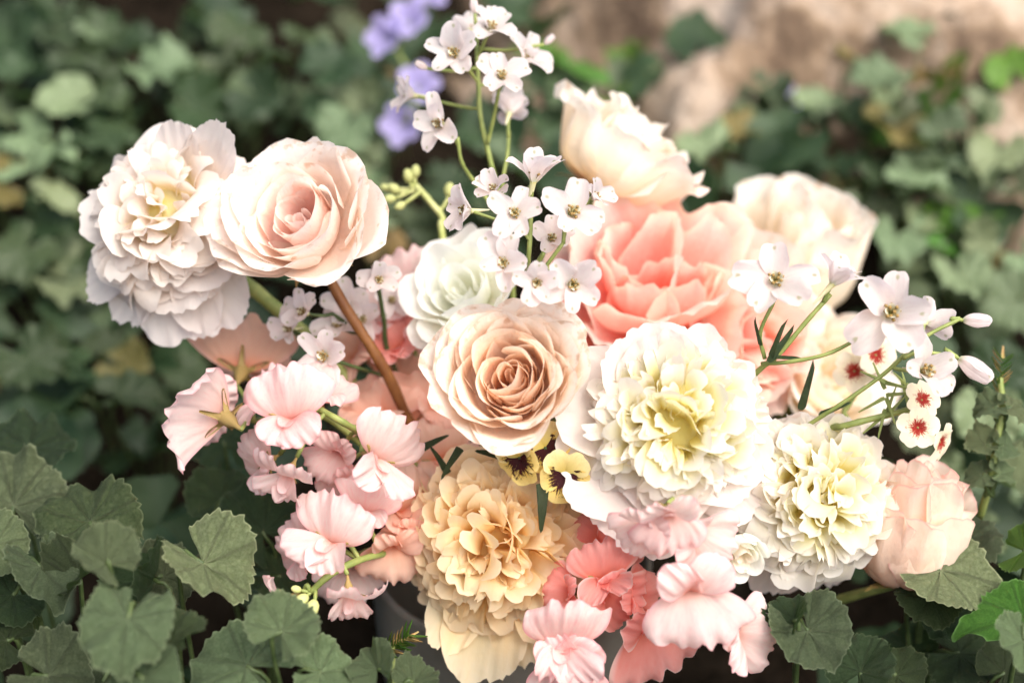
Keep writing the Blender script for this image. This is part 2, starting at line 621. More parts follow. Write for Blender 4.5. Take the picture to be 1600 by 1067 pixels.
M_['peony_guard'] = petal_mat('peony_guard', lum=.86, stops=[(0, (.88, .80, .50)), (.35, (.91, .83, .74)), (1, (.92, .85, .81))], streak=(.90, .74, .68), sk=.14, trans=.5)
M_['peony_blush'] = petal_mat('peony_blush', rich=1.18, lum=.94, stops=[(0, (.94, .84, .28)), (.28, (.94, .86, .58)), (.52, (.94, .86, .77)), (1, (.94, .88, .83))], streak=(.92, .78, .70), sk=.12, trans=.5)
M_['peony_amber_shade'] = petal_mat('peony_amber_shade', rich=1.15, stops=[(0, (.92, .64, .22)), (.35, (.93, .72, .36)), (.7, (.93, .78, .50)), (1, (.93, .81, .60))], streak=(.88, .62, .34), sk=.15, trans=.5)  # amber stops put the warm shade of the low peony into its colour
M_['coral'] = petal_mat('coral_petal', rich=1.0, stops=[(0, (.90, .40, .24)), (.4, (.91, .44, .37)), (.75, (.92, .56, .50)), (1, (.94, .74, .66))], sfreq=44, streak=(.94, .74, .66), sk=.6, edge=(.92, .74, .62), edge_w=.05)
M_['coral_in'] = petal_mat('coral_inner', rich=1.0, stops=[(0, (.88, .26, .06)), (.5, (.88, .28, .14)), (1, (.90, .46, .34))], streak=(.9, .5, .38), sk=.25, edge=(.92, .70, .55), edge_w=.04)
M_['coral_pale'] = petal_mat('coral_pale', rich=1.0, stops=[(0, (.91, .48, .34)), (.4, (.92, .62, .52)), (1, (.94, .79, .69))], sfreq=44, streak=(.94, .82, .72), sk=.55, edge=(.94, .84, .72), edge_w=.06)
# sweet peas
M_['pea_pink'] = petal_mat('pea_pink', rich=1.0, stops=[(0, (.86, .46, .38)), (.35, (.91, .66, .61)), (1, (.93, .76, .73))], streak=(.84, .27, .31), sk=.55, sfreq=75, edge=(.88, .44, .46), edge_w=.022, trans=.5)
M_['pea_pale'] = petal_mat('pea_pale', rich=1.2, stops=[(0, (.86, .56, .46)), (.3, (.90, .73, .68)), (1, (.91, .78, .76))], streak=(.87, .40, .41), sk=.45, sfreq=75, edge=(.90, .56, .57), edge_w=.02, trans=.5)
M_['pea_peach'] = petal_mat('pea_peach', rich=1.2, stops=[(0, (.86, .36, .20)), (.3, (.88, .58, .44)), (1, (.90, .68, .58))], streak=(.88, .48, .38), sk=.5, sfreq=56, edge=(.90, .58, .5), edge_w=.025, trans=.5)
M_['pea_coral'] = petal_mat('pea_coral', rich=1.0, stops=[(0, (.84, .24, .14)), (.35, (.86, .32, .26)), (1, (.88, .46, .42))], streak=(.82, .20, .18), sk=.45, sfreq=75, edge=(.91, .66, .60), edge_w=.03, trans=.5)
# small flowers
M_['delph'] = petal_mat('delphinium_sepal', rich=1.05, lum=.93, stops=[(0, (.72, .75, .55)), (.2, (.86, .80, .77)), (1, (.875, .81, .80))], streak=(.80, .64, .66), sk=.40, sfreq=14, spot=((.34, .36, .12), .87, .06), trans=.58)
M_['delph_eye'] = petal_mat('delphinium_eye', [(0, (.70, .66, .30)), (1, (.88, .86, .70))], sk=.1, trans=.3)
M_['anther'] = plain_mat('anther', (.20, .12, .03), (.34, .22, .07), 400)
M_['phlox'] = petal_mat('phlox_petal', rich=1.0, stops=[(0, (.88, .66, .36)), (.4, (.91, .83, .62)), (1, (.92, .85, .68))], streak=(.9, .76, .5), sk=.15, sfreq=12, star=((.38, .03, .02), .36), trans=.4)
M_['viola'] = petal_mat('viola_petal', rich=1.0, stops=[(0, (.70, .42, .04)), (.5, (.76, .54, .12)), (1, (.82, .66, .26))], streak=(.60, .36, .06), sk=.3, sfreq=14, star=((.045, .008, .010), .60), trans=.35)
M_['viola_plain'] = petal_mat('viola_plain', rich=1.0, stops=[(0, (.72, .56, .12)), (.5, (.80, .66, .26)), (1, (.85, .74, .40))], streak=(.6, .42, .12), sk=.3, sfreq=14, trans=.35)
M_['bluebell'] = petal_mat('bellflower_petal', rich=1.0, stops=[(0, (.50, .46, .66)), (.5, (.44, .38, .68)), (1, (.52, .46, .74))], streak=(.26, .2, .55), sk=.3, trans=.4)
# greens
M_['stem'] = plain_mat('green_stem', (.16, .20, .05), (.27, .30, .09), 120, .5, .2)
M_['stem_dark'] = plain_mat('dark_stem', (.035, .055, .016), (.075, .10, .034), 120, .5, .2)
M_['stem_brown'] = plain_mat('red_brown_stem', (.11, .036, .010), (.20, .085, .024), 70, .45, .35)
M_['calyx'] = plain_mat('calyx', (.20, .19, .05), (.36, .20, .08), 160, .55, .2)
M_['bud_green'] = plain_mat('green_bud', (.36, .40, .12), (.58, .58, .26), 140, .5, .2)
M_['stamen'] = plain_mat('stamen', (.70, .48, .06), (.82, .62, .14), 300)
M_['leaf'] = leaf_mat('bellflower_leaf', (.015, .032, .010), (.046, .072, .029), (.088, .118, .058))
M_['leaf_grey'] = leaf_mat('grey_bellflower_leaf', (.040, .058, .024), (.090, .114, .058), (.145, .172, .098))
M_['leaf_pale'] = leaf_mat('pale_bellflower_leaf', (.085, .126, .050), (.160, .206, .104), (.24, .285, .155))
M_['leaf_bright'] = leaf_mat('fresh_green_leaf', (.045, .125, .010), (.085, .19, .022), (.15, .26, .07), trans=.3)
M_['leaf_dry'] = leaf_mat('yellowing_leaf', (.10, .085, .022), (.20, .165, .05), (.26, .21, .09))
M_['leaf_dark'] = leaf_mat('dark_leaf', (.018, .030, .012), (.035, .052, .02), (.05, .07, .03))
for k_, a_, b_ in (('leaf', (.015, .032, .011), (.046, .074, .031)), ('leaf_grey', (.050, .070, .032), (.096, .120, .064)), ('leaf_pale', (.095, .138, .064), (.165, .212, .114)), ('leaf_bright', (.042, .115, .012), (.080, .175, .025)), ('leaf_dry', (.10, .085, .022), (.19, .155, .05))):
    M_[k_ + '_far'] = far_leaf_mat('far_' + k_, a_, b_)
M_['vase'] = plain_mat('vase_glaze', (.115, .105, .088), (.16, .148, .125), 25, .5, .15)
M_['soil'] = plain_mat('soil', (.008, .006, .004), (.022, .016, .011), 45, 1.0, .8, .02, spec=.02)


def rock_material():
    m, nt, out = new_mat('rock')
    tc = N(nt, 'ShaderNodeTexCoord')
    n1 = N(nt, 'ShaderNodeTexNoise')
    n1.inputs['Scale'].default_value = 17
    n1.inputs['Detail'].default_value = 8
    n1.inputs['Roughness'].default_value = .62
    nt.links.new(tc.outputs['Object'], n1.inputs['Vector'])
    c = ramp(nt, n1.outputs[0], [(.37, (.055, .032, .018)), (.46, (.19, .13, .082)), (.53, (.36, .27, .20)), (.68, (.50, .41, .335))])
    n2 = N(nt, 'ShaderNodeTexNoise')
    n2.inputs['Scale'].default_value = 70
    n2.inputs['Detail'].default_value = 6
    nt.links.new(tc.outputs['Object'], n2.inputs['Vector'])
    c = mix_c(nt, math_n(nt, 'MULTIPLY', n2.outputs[0], 0.35), c, (.30, .20, .12))
    bs = N(nt, 'ShaderNodeBsdfPrincipled')
    bs.inputs['Roughness'].default_value = .9
    nt.links.new(c, bs.inputs['Base Color'])
    bp = N(nt, 'ShaderNodeBump')
    bp.inputs['Strength'].default_value = .8
    bp.inputs['Distance'].default_value = .01
    nt.links.new(n2.outputs[0], bp.inputs['Height'])
    nt.links.new(bp.outputs[0], bs.inputs['Normal'])
    nt.links.new(bs.outputs[0], out.inputs[0])
    return m


M_['rock'] = rock_material()

# ------------------------------------------------------------------ terrain
VASE = P(800, 868, -0.055)
VASE_XY = (VASE.x, VASE.y)


def wob(x, y, s=0.0):
    return (np.sin(7.1 * x + 1.3 + s) * np.cos(6.3 * y - .7 + s) + .5 * np.sin(15.7 * x - 2.1 + s) * np.sin(13.9 * y + .4) + .25 * np.sin(31 * x + 27 * y + s))


def sstep(a, b, x):
    t = np.clip((x - a) / (b - a), 0, 1)
    return t * t * (3 - 2 * t)


def height(x, y):
    x = np.asarray(x, dtype=float)
    y = np.asarray(y, dtype=float)
    far = 1 - sstep(1.5, 4, np.hypot(x, y))
    h = 0.03 * sstep(0.13, 0.40, np.hypot(x - VASE_XY[0], y - VASE_XY[1]))
    h = h + 0.62 * sstep(0.05, 1.40, y) + 0.02 * wob(x, y) * far
    return h


def axis_pts():
    a = np.concatenate([-np.geomspace(60, 1.3, 14), np.linspace(-1.2, 1.2, 73), np.geomspace(1.3, 60, 14)])
    return a


ax = axis_pts()
XX, YY = np.meshgrid(ax, ax)
ZZ = height(XX, YY)
g = put('ground', build('ground', np.stack([XX, YY, ZZ], -1).reshape(-1, 3), grid_faces(len(ax), len(ax)), None, M_['soil']))
g['kind'] = 'structure'


def on_terrain(px, py, lift=0.0):
    """where the sight line through a photograph pixel meets the bank"""
    d = P(px, py, 0) - CAM
    t = 0.75
    while t < 6:
        q = CAM + d * t
        if q.z <= float(height(q.x, q.y)) + lift:
            return q
        t += 0.004
    return q


def rock_mask(x, y):
    e = 0.42 - 0.06 * np.exp(-((x - .09) / .045) ** 2) - .03 * sstep(.25, .4, x) + 0.012 * np.sin(31 * x)
    return sstep(-0.01, 0.05, y - e) * sstep(-.07, 0.13, x - 0.01 + .05 * np.sin(23 * y) + .03 * np.sin(61 * y + 40 * x))


# rock bank: rises from the terrain behind the bouquet, on the right
xs = np.linspace(-0.35, 1.6, 131)
ys = np.linspace(0.30, 1.9, 141)
XX, YY = np.meshgrid(xs, ys)
inside = rock_mask(XX, YY)
rid = np.abs(np.sin(11 * XX + 2.5 * np.sin(5 * YY))) * .045 + np.abs(np.sin(13 * YY + 2 * np.sin(7 * XX + 1))) * .04 + .012 * np.sin(43 * XX + 9 * np.sin(21 * YY)) + .01 * np.sin(51 * YY + 5 * XX)
ZZ = height(XX, YY) - 0.05 + inside * (0.15 + rid)
rk = put('rock_bank', build('rock_bank', np.stack([XX, YY, ZZ], -1).reshape(-1, 3), grid_faces(len(xs), len(ys)), None, M_['rock']))
rk['kind'] = 'structure'


# ------------------------------------------------------------------ leaves
def leaf_geo(rng, R=1.0, na=118, nr=9, teeth=19, fold=0.25, cupv=0.15, wave=0.08, droop=0.2, sharp=0.10, gap=0.35, point=0.12, curlk=0.0, pucker=0.0):
    """a heart-shaped toothed leaf; the stalk joins at the origin, the tip points to +Y, the upper face to +Z"""
    a = np.linspace(-math.pi + gap, math.pi - gap, na)
    ph = rng.uniform(0, 6.28, 5)
    out = 1.0 + point * np.exp(-(a / 0.35) ** 2) - 0.10 * (1 - np.cos(a)) * .5 + 0.05 * np.sin(2 * a + ph[0])
    out = out * (0.62 + 0.38 * np.minimum(1, (math.pi - np.abs(a)) / 0.9 + 0.35))
    saw = (a * teeth / math.pi * 1.0 + .8 * np.sin(2.3 * a + ph[4]) + ph[1]) % 1.0
    big = np.abs((a * teeth / math.pi / 4.3 + ph[3]) % 1.0 - .5) * 2
    out = out * (1 + sharp * (np.minimum(saw / .72, (1 - saw) / .28) - .5) + .022 * (big - .5) + 0.008 * rng.standard_normal(na))
    rr = np.linspace(0, 1, nr) ** 0.7
    RR, AA = np.meshgrid(rr, a, indexing='ij')
    x = RR * out[None, :] * np.sin(AA) * R
    y = RR * out[None, :] * np.cos(AA) * R + 0.0
    u, v = x / R, y / R
    rad = np.hypot(u, v)
    vein = np.exp(-(np.abs(np.sin(AA * 3.6)) * rad / 0.10) ** 2)
    z = fold * np.abs(u) * (0.6 + .4 * rad) + cupv * rad ** 2 - droop * (np.clip(v, 0, 2)) ** 2 + wave * rad ** 2 * np.sin(3 * AA + ph[2]) + .5 * wave * rad ** 3 * np.sin(7 * AA + ph[3]) - .045 * vein * np.minimum(1, rad * 3) + .55 * wave * rad ** 5 * np.sin(11 * AA + ph[4]) - .5 * curlk * np.clip(rad - .72, 0, 1) ** 1.5 * (1 + np.sin(2 * AA + ph[1]))
    z = z + pucker * np.minimum(1, rad * 2) * (np.sin(10.5 * u + ph[0]) * np.sin(9.7 * v + ph[1]) + .6 * np.sin(19 * u - 7 * v + ph[2]))
    z = z * R
    V = np.stack([x, y, z], -1).reshape(-1, 3)
    UV = np.stack([u * .42 + .5, v * .42 + .5], -1).reshape(-1, 2)
    return V, grid_faces(na, nr)[:, ::-1], UV


RIM = np.repeat(np.linspace(0, 1, 9) ** 0.7, 118)
lrng = np.random.default_rng(11)
LEAF = []
for i in range(14):
    kw = dict(fold=lrng.uniform(.05, .45), cupv=lrng.uniform(-.10, .30), wave=lrng.uniform(.10, .24), droop=lrng.uniform(.02, .40), teeth=int(lrng.integers(15, 20)), sharp=lrng.uniform(.055, .085), point=lrng.uniform(.02, .22), gap=lrng.uniform(.2, .5), curlk=lrng.uniform(-1.2, 2.2), pucker=lrng.uniform(.012, .035))
    V, F, UV = leaf_geo(lrng, **kw)
    LEAF.append(build('leaf', V, F, UV, M_['leaf'], rim=RIM))
FOLDED = []
for i in range(4):
    V, F, UV = leaf_geo(lrng, fold=.75 + .15 * i, cupv=.05, wave=.14, droop=.25, sharp=.075, point=.15, teeth=17, pucker=.03, curlk=1.0)
    FOLDED.append(build('folded_leaf', V, F, UV, M_['leaf'], rim=RIM))
SHARP = []
for i in range(3):
    V, F, UV = leaf_geo(lrng, fold=.25, cupv=.0, wave=.06, droop=.2, sharp=.08, point=.6, gap=.5, teeth=13)
    SHARP.append(build('pointed_leaf', V, F, UV, M_['leaf'], rim=RIM))
LOW = [leaf_geo(lrng, na=26, nr=4, teeth=6, sharp=.10, fold=lrng.uniform(0, .3), cupv=lrng.uniform(-.1, .2), wave=.12, droop=lrng.uniform(0, .3)) for i in range(10)]

SIL = np.array([(100, 330), (180, 170), (500, 200), (610, 300), (660, 0), (880, 40), (890, 110), (1110, 260), (1240, 265), (1370, 390), (1580, 470), (1520, 700), (1520, 910), (1370, 960), (1250, 1050), (1000, 1120), (600, 1120), (380, 1010), (430, 790), (215, 700), (215, 550), (300, 520), (100, 480)], dtype=float)


def in_sil(x, y, grow=0):
    c = SIL.mean(0)
    p = SIL
    if grow:
        d = p - c
        p = p + d / np.linalg.norm(d, axis=1)[:, None] * grow
    ins = False
    j = len(p) - 1
    for i in range(len(p)):
        if (p[i, 1] > y) != (p[j, 1] > y) and x < (p[j, 0] - p[i, 0]) * (y - p[i, 1]) / (p[j, 1] - p[i, 1]) + p[i, 0]:
            ins = not ins
        j = i
    return ins


# the mass of leaves nobody could count
crng = np.random.default_rng(5)
GC = Geo()
made = 0
tries = 0
while made < 600 and tries < 60000:
    tries += 1
    x = crng.uniform(-0.85, 0.95)
    y = crng.uniform(-0.32, 1.05)
    if abs(x) > 0.50 + 0.36 * (y + 0.75) / 1.3:
        continue
    if crng.random() < rock_mask(x, y + .02) * 0.94:
        continue
    if math.hypot(x - VASE_XY[0], y - VASE_XY[1]) < 0.10:
        continue
    z = float(height(x, y)) + crng.choice([.07, .10, .13, .145]) + crng.uniform(-.015, .015)
    px, py, d = project((x, y, z))
    if in_sil(px, py, 45) and d < DIST + 0.10:
        continue
    if d < DIST - 0.02 and py < 980:
        continue
    R = crng.uniform(.017, .034)
    nrm = Vector((crng.normal(0, .5), crng.normal(-.45, .5), 1)).normalized()
    q = nrm.to_track_quat('Z', 'Y').to_matrix().to_4x4()
    Mx = T(x, y, z) @ q @ Rz(crng.uniform(0, 360)) @ S(R)
    V, F, UV = LOW[int(crng.integers(len(LOW)))]
    GC.add(V, F, UV, Mx)
    made += 1
gc = put('ground_cover', GC.mesh('ground_cover', M_['leaf_far']))
gc['kind'] = 'stuff'
gc['label'] = 'dense mass of small round bellflower leaves covering the bank'
gc['category'] = 'ground cover'

PR = np.random.default_rng(21)


def add_leaf(root, base, loc, face, roll, R, mat='leaf', pool=None, variant=None):
    pool = pool or LEAF
    me = pool[int(PR.integers(len(pool))) if variant is None else variant % len(pool)]
    M = frame(loc, face, roll) @ S(R)
    lf = put('leaf', me, root, M, M_[mat])
    p0 = M.translation
    away = (M.to_3x3() @ Vector((0, -.6, -.9))).normalized()
    g_ = Geo().tube([p0, p0 + away * R * .9, p0.lerp(base, .55) + Vector((0, 0, -.01)), base], .0011, .0014, seg=5, n=4)
    put('leaf_stalk', g_.mesh('leaf_stalk', M_['stem_dark']), lf, Matrix())
    return lf


def plant(label, leaves, base_px=None, group='bellflower plants', cat='plant', name='bellflower_plant'):
    """leaves: (px, py, dz, width in px, face, roll, material[, pool[, variant]])"""
    cx = sum(l[0] for l in leaves) / len(leaves)
    cyy = sum(l[1] for l in leaves) / len(leaves)
    dz = sum(l[2] for l in leaves) / len(leaves)
    c = P(cx, cyy, dz - 0.02)
    base = Vector((c.x, c.y + .01, float(height(c.x, c.y + .01))))
    root = thing(name, label, cat, base, group)
    for l in leaves:
        px, py, dz, w, face, roll, mat = l[:7]
        pool = l[7] if len(l) > 7 else None
        R = w * K * (DIST - dz) * .47
        add_leaf(root, base, P(px, py, dz), face, roll, R, mat, pool, l[8] if len(l) > 8 else None)
    return root


# foreground plants, lower left
plant('broad dark toothed bellflower leaves, flat and sharply focused, at the left edge', [
    (140, 815, .03, 185, (.05, .72, .68), -18, 'leaf', LEAF, 0),
    (20, 790, .0, 190, (.1, .6, .8), -5, 'leaf_grey', LEAF, 3),
    (-10, 850, .03, 120, (.2, .6, .8), 150, 'leaf_pale', LEAF, 5),
    (45, 700, -.03, 160, (.1, .7, .6), 10, 'leaf', LEAF, 6)])
plant('pale folded heart shaped leaf with a deep notch below the pink sweet peas', [
    (318, 880, .06, 165, (.35, .62, .70), 140, 'leaf_pale', FOLDED, 0),
    (240, 905, .03, 130, (-.75, .35, .55), -20, 'leaf', FOLDED, 2),
    (255, 900, .02, 120, (.3, .5, .8), 60, 'leaf_grey', LEAF, 2)])
plant('soft focused pale leaves near the lens in the lower left, lit from above', [
    (200, 965, .13, 170, (.1, .75, .65), 190, 'leaf_pale', LEAF, 8),
    (165, 880, .11, 120, (.3, .6, .7), -40, 'leaf_pale', FOLDED, 1),
    (265, 1010, .11, 130, (-.5, .6, .6), 60, 'leaf', FOLDED, 0),
    (225, 1060, .13, 130, (0, .7, .7), 120, 'leaf_pale', LEAF, 4)])
plant('ruffled leaves with curled rims under the broad dark leaf at the left edge', [
    (65, 885, .05, 140, (.25, .75, .5), 170, 'leaf_grey', LEAF, 9),
    (125, 905, .05, 110, (-.4, .6, .7), 30, 'leaf', FOLDED, 3),
    (20, 930, .03, 120, (.2, .6, .6), 220, 'leaf', LEAF, 10)])
plant('pale blistered leaves along the bottom edge below the hanging sweet pea', [
    (385, 1040, .09, 185, (.0, .70, .75), -60, 'leaf_pale', LEAF, 12),
    (440, 985, .10, 130, (.1, .55, .85), 20, 'leaf_pale', LEAF, 7),
    (500, 1050, .09, 120, (.2, .65, .7), 80, 'leaf_pale', LEAF, 11),
    (590, 1045, .08, 90, (-.3, .5, .8), -30, 'leaf_pale', FOLDED, 1),
    (645, 1065, .08, 80, (.2, .7, .7), 40, 'leaf_pale', LEAF, 1)])
plant('dim shaded leaves in the gap between pale folded leaf and sweet peas', [
    (410, 830, -.02, 170, (.1, .55, .8), -30, 'leaf', LEAF, 3),
    (345, 780, -.04, 120, (.0, .6, .8), 15, 'leaf', LEAF, 4),
    (350, 690, -.06, 150, (.1, .6, .8), -10, 'leaf', LEAF, 6),
    (440, 900, -.02, 120, (.1, .6, .7), 100, 'leaf', LEAF, 8)])
plant('grey leaf lying flat in the bottom left corner', [
    (75, 1055, .08, 150, (.05, .72, .7), 100, 'leaf_grey', LEAF, 13),
    (160, 1065, .06, 100, (.1, .6, .7), 200, 'leaf_grey', LEAF, 2),
    (10, 1000, .04, 110, (.2, .6, .7), -80, 'leaf', LEAF, 10)])
# lower right
plant('toothed grey green leaves on the dark ground below the white peony', [
    (1262, 985, .06, 150, (-.05, .70, .70), 165, 'leaf_grey', LEAF, 5),
    (1345, 1050, .05, 130, (-.3, .6, .75), 20, 'leaf', FOLDED, 0),
    (1240, 970, .06, 80, (-.5, .5, .6), 0, 'leaf', FOLDED, 2)])
plant('blue green pointed leaves beside the pink rose in the lower right', [
    (1470, 890, .03, 170, (.05, .65, .75), 115, 'leaf_pale', SHARP, 0),
    (1500, 850, .0, 140, (-.2, .7, .6), 40, 'leaf_grey', LEAF, 4),
    (1455, 930, .02, 120, (-.2, .5, .8), 160, 'leaf', LEAF, 7),
    (1470, 955, .01, 110, (.1, .5, .8), 130, 'leaf', LEAF, 2)])
plant('vivid fresh green pointed leaf at the right edge', [
    (1600, 965, .05, 150, (-.05, .80, .5), 262, 'leaf_bright', SHARP, 1),
    (1600, 860, .02, 110, (-.6, .6, .3), 120, 'leaf_bright', SHARP, 2),
    (1600, 1000, .09, 110, (.0, .6, .8), 190, 'leaf_pale', LEAF, 1)], group=None, name='leafy_shoot')
plant('dark leaves low in the shade of the bottom right corner', [
    (1500, 1020, .0, 140, (.1, .6, .8), 100, 'leaf', LEAF, 0),
    (1420, 1020, -.01, 110, (-.1, .6, .8), -60, 'leaf', LEAF, 6),
    (1570, 1050, .02, 120, (.0, .6, .8), 50, 'leaf', LEAF, 9),
    (1400, 1055, .03, 100, (.0, .6, .8), 150, 'leaf', LEAF, 13)])
# plants further back: clumps of leaves placed along the bank
CL = [
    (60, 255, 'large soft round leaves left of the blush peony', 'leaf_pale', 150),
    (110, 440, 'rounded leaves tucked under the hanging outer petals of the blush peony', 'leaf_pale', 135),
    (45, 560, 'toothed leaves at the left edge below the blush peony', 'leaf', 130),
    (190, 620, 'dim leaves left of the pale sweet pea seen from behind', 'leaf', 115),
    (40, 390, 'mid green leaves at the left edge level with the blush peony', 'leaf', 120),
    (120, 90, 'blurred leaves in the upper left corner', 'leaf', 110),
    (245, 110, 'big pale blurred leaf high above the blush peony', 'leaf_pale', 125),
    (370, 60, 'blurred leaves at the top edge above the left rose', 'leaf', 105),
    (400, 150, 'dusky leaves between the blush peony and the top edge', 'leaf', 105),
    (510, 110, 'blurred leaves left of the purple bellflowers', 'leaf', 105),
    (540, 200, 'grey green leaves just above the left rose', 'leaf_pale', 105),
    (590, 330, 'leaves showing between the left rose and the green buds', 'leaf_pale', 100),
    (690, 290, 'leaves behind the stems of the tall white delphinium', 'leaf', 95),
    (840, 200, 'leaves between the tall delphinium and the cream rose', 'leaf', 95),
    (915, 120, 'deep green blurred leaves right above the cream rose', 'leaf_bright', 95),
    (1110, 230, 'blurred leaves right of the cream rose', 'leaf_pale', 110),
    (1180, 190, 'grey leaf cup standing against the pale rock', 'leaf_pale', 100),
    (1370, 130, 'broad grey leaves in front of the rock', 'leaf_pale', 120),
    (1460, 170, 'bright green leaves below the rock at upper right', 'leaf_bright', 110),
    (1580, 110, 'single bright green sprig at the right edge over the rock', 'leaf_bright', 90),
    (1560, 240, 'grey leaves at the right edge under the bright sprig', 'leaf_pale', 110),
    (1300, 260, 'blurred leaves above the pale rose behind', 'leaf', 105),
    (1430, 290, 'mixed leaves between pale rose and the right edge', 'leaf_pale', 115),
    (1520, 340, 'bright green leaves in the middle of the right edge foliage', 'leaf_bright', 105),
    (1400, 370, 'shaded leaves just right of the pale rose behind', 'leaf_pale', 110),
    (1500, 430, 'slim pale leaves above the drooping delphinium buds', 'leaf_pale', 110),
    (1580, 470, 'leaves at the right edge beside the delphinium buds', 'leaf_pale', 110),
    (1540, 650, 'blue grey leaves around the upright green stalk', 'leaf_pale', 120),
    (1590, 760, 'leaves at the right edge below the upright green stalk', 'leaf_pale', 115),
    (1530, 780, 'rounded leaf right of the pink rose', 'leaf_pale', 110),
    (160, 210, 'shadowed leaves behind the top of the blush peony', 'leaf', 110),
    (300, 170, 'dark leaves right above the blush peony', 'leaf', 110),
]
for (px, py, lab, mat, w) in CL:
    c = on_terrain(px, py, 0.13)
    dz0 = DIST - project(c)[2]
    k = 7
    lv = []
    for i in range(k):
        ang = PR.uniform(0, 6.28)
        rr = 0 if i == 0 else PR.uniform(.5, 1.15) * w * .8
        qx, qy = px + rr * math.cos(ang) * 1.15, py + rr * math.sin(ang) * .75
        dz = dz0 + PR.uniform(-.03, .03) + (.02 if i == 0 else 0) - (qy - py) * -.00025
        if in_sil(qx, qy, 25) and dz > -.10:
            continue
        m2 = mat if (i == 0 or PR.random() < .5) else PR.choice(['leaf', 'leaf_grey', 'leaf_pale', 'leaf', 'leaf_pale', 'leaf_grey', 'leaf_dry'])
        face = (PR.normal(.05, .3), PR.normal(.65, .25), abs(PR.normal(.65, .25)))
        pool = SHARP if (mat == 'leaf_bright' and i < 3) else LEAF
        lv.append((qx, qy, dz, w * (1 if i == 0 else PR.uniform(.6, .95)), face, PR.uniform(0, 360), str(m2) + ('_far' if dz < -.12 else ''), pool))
    if lv:
        plant(lab, lv)

# ------------------------------------------------------------------ vase
vase = thing('vase', 'grey stoneware vase in shadow under the amber-shaded peony', 'vase', Vector((VASE.x, VASE.y, float(height(*VASE_XY)))))
vz0 = float(height(*VASE_XY))
vh = VASE.z - vz0
prof = [(.0, 0), (.044, 0), (.050, .004), (.064, vh * .35), (.0715, vh * .7), (.0730, vh - .004), (.0722, vh), (.0700, vh), (.069, vh - .006), (.064, vh * .6), (.04, .02), (0, .015)]
put('vase_body', Geo().lathe(prof, T(VASE.x, VASE.y, vz0), 40).mesh('vase_body', M_['vase']), vase)


# ------------------------------------------------------------------ big flowers
def stem_part(root, pts, r, mat='stem', name='stem'):
    return put(name, Geo().tube(pts, r, r * .9, seg=9, n=6).mesh(name, M_[mat]), root)


def rose(name, label, px, py, dz, Rpx, face, roll=0, n=44, seed=1, m_out='rose_blush', m_in='rose_blush_in', split=.45, H=1.0, open_=1.0, rmin=.07, stem=None, stem_mat='stem', group='roses in the bouquet', cat='rose', lip=1.0, inner_dip=.25, ruf=.012, jit=1.0, power=.85, cupk=1.0, notch=.0, W=1.0, m_mid=None, sepals=True, lean_add=0):
    """petals on a spiral, tight upright ones in the middle, wide ones that roll back at the rim outside"""
    rng = np.random.default_rng(seed)
    R = Rpx * K * (DIST - dz)
    c = P(px, py, dz)
    M = frame(c, face, roll) @ T(0, 0, -R * .62 * H)
    base = VASE + Vector((0, 0, -.03)) if stem is None else stem[-1]
    root = thing(name, label, cat, base, group)
    put('stem', Geo().tube([M.translation] + (stem if stem else [M.translation.lerp(base, .45) + FWD * .05 + Vector((0, 0, -.035)), base]), .0026, .003, seg=9, n=6).mesh('stem', M_[stem_mat]), root)
    for i in range(n):
        f = i / (n - 1)
        r = R * (rmin + (1 - rmin) * f ** power) * .80
        r *= 1 + .05 * rng.normal() * jit
        dip = 1 - inner_dip * (1 - f) ** 1.2
        h = R * 1.02 * H * dip * (1 - .18 * max(0, f - .7) / .3) * (1 + .05 * rng.normal() * jit)
        lean = 88 + lean_add - 8 * f - 30 * open_ * max(0, f - .35) / .65
        lipa = lean - lip * (10 + 75 * max(0, f - .3) / .7) * rng.uniform(.5, 1.2)
        Lr = r * .95
        Lt = Lr + h
        t1 = Lr / Lt
        pr = [(0, 5 + 12 * (1 - f)), (t1 * .75, 18), (min(.75, t1 * 1.2 + .06), lean - 8 + 6 * rng.normal() * jit), (.84, lean), (1.0, lipa), (1.2, lipa - 25)]
        cup = (1.75 - .75 * f) * cupk
        Rc = max(r * 1.02, R * .05)
        Wd = 2 * Rc * cup * W
        V, F, UV = petal(rng, L=Lt, W=Wd, base=.12, side=.74 - .08 * f, rnd=.55, prof=pr, cup=cup, cup0=cup * .8, ruf=ruf * (.5 + f) * jit, rk=2.0, sroll=.05 * f * lip, notch=notch * rng.random(), nw=.2, teeth=.012, nx=17, ny=15, bend=.03 * rng.normal() * jit)
        m = m_in if f < split else (m_mid if (m_mid and f < split + .2) else m_out)
        Mi = M @ T(R * .035 * rng.normal() * jit * (1 - f), R * .035 * rng.normal() * jit * (1 - f), 0) @ Rz(i * 137.508 + 15 * rng.normal() * jit) @ Rx(3.5 * rng.normal() * jit)
        put('petal', build('petal', V, F, UV, M_[m]), root, Mi)
    if sepals:
        for k in range(5):
            V, F, UV = petal(rng, L=R * .75, W=R * .22, base=.8, side=.1, rnd=1.2, prof=((0, 0), (.4, 10), (1, -40)), cup=.4, nx=5, ny=7)
            put('sepal', build('sepal', V, F, UV, M_['calyx']), root, M @ T(0, 0, -.001) @ Rz(k * 72 + 20))
    return root


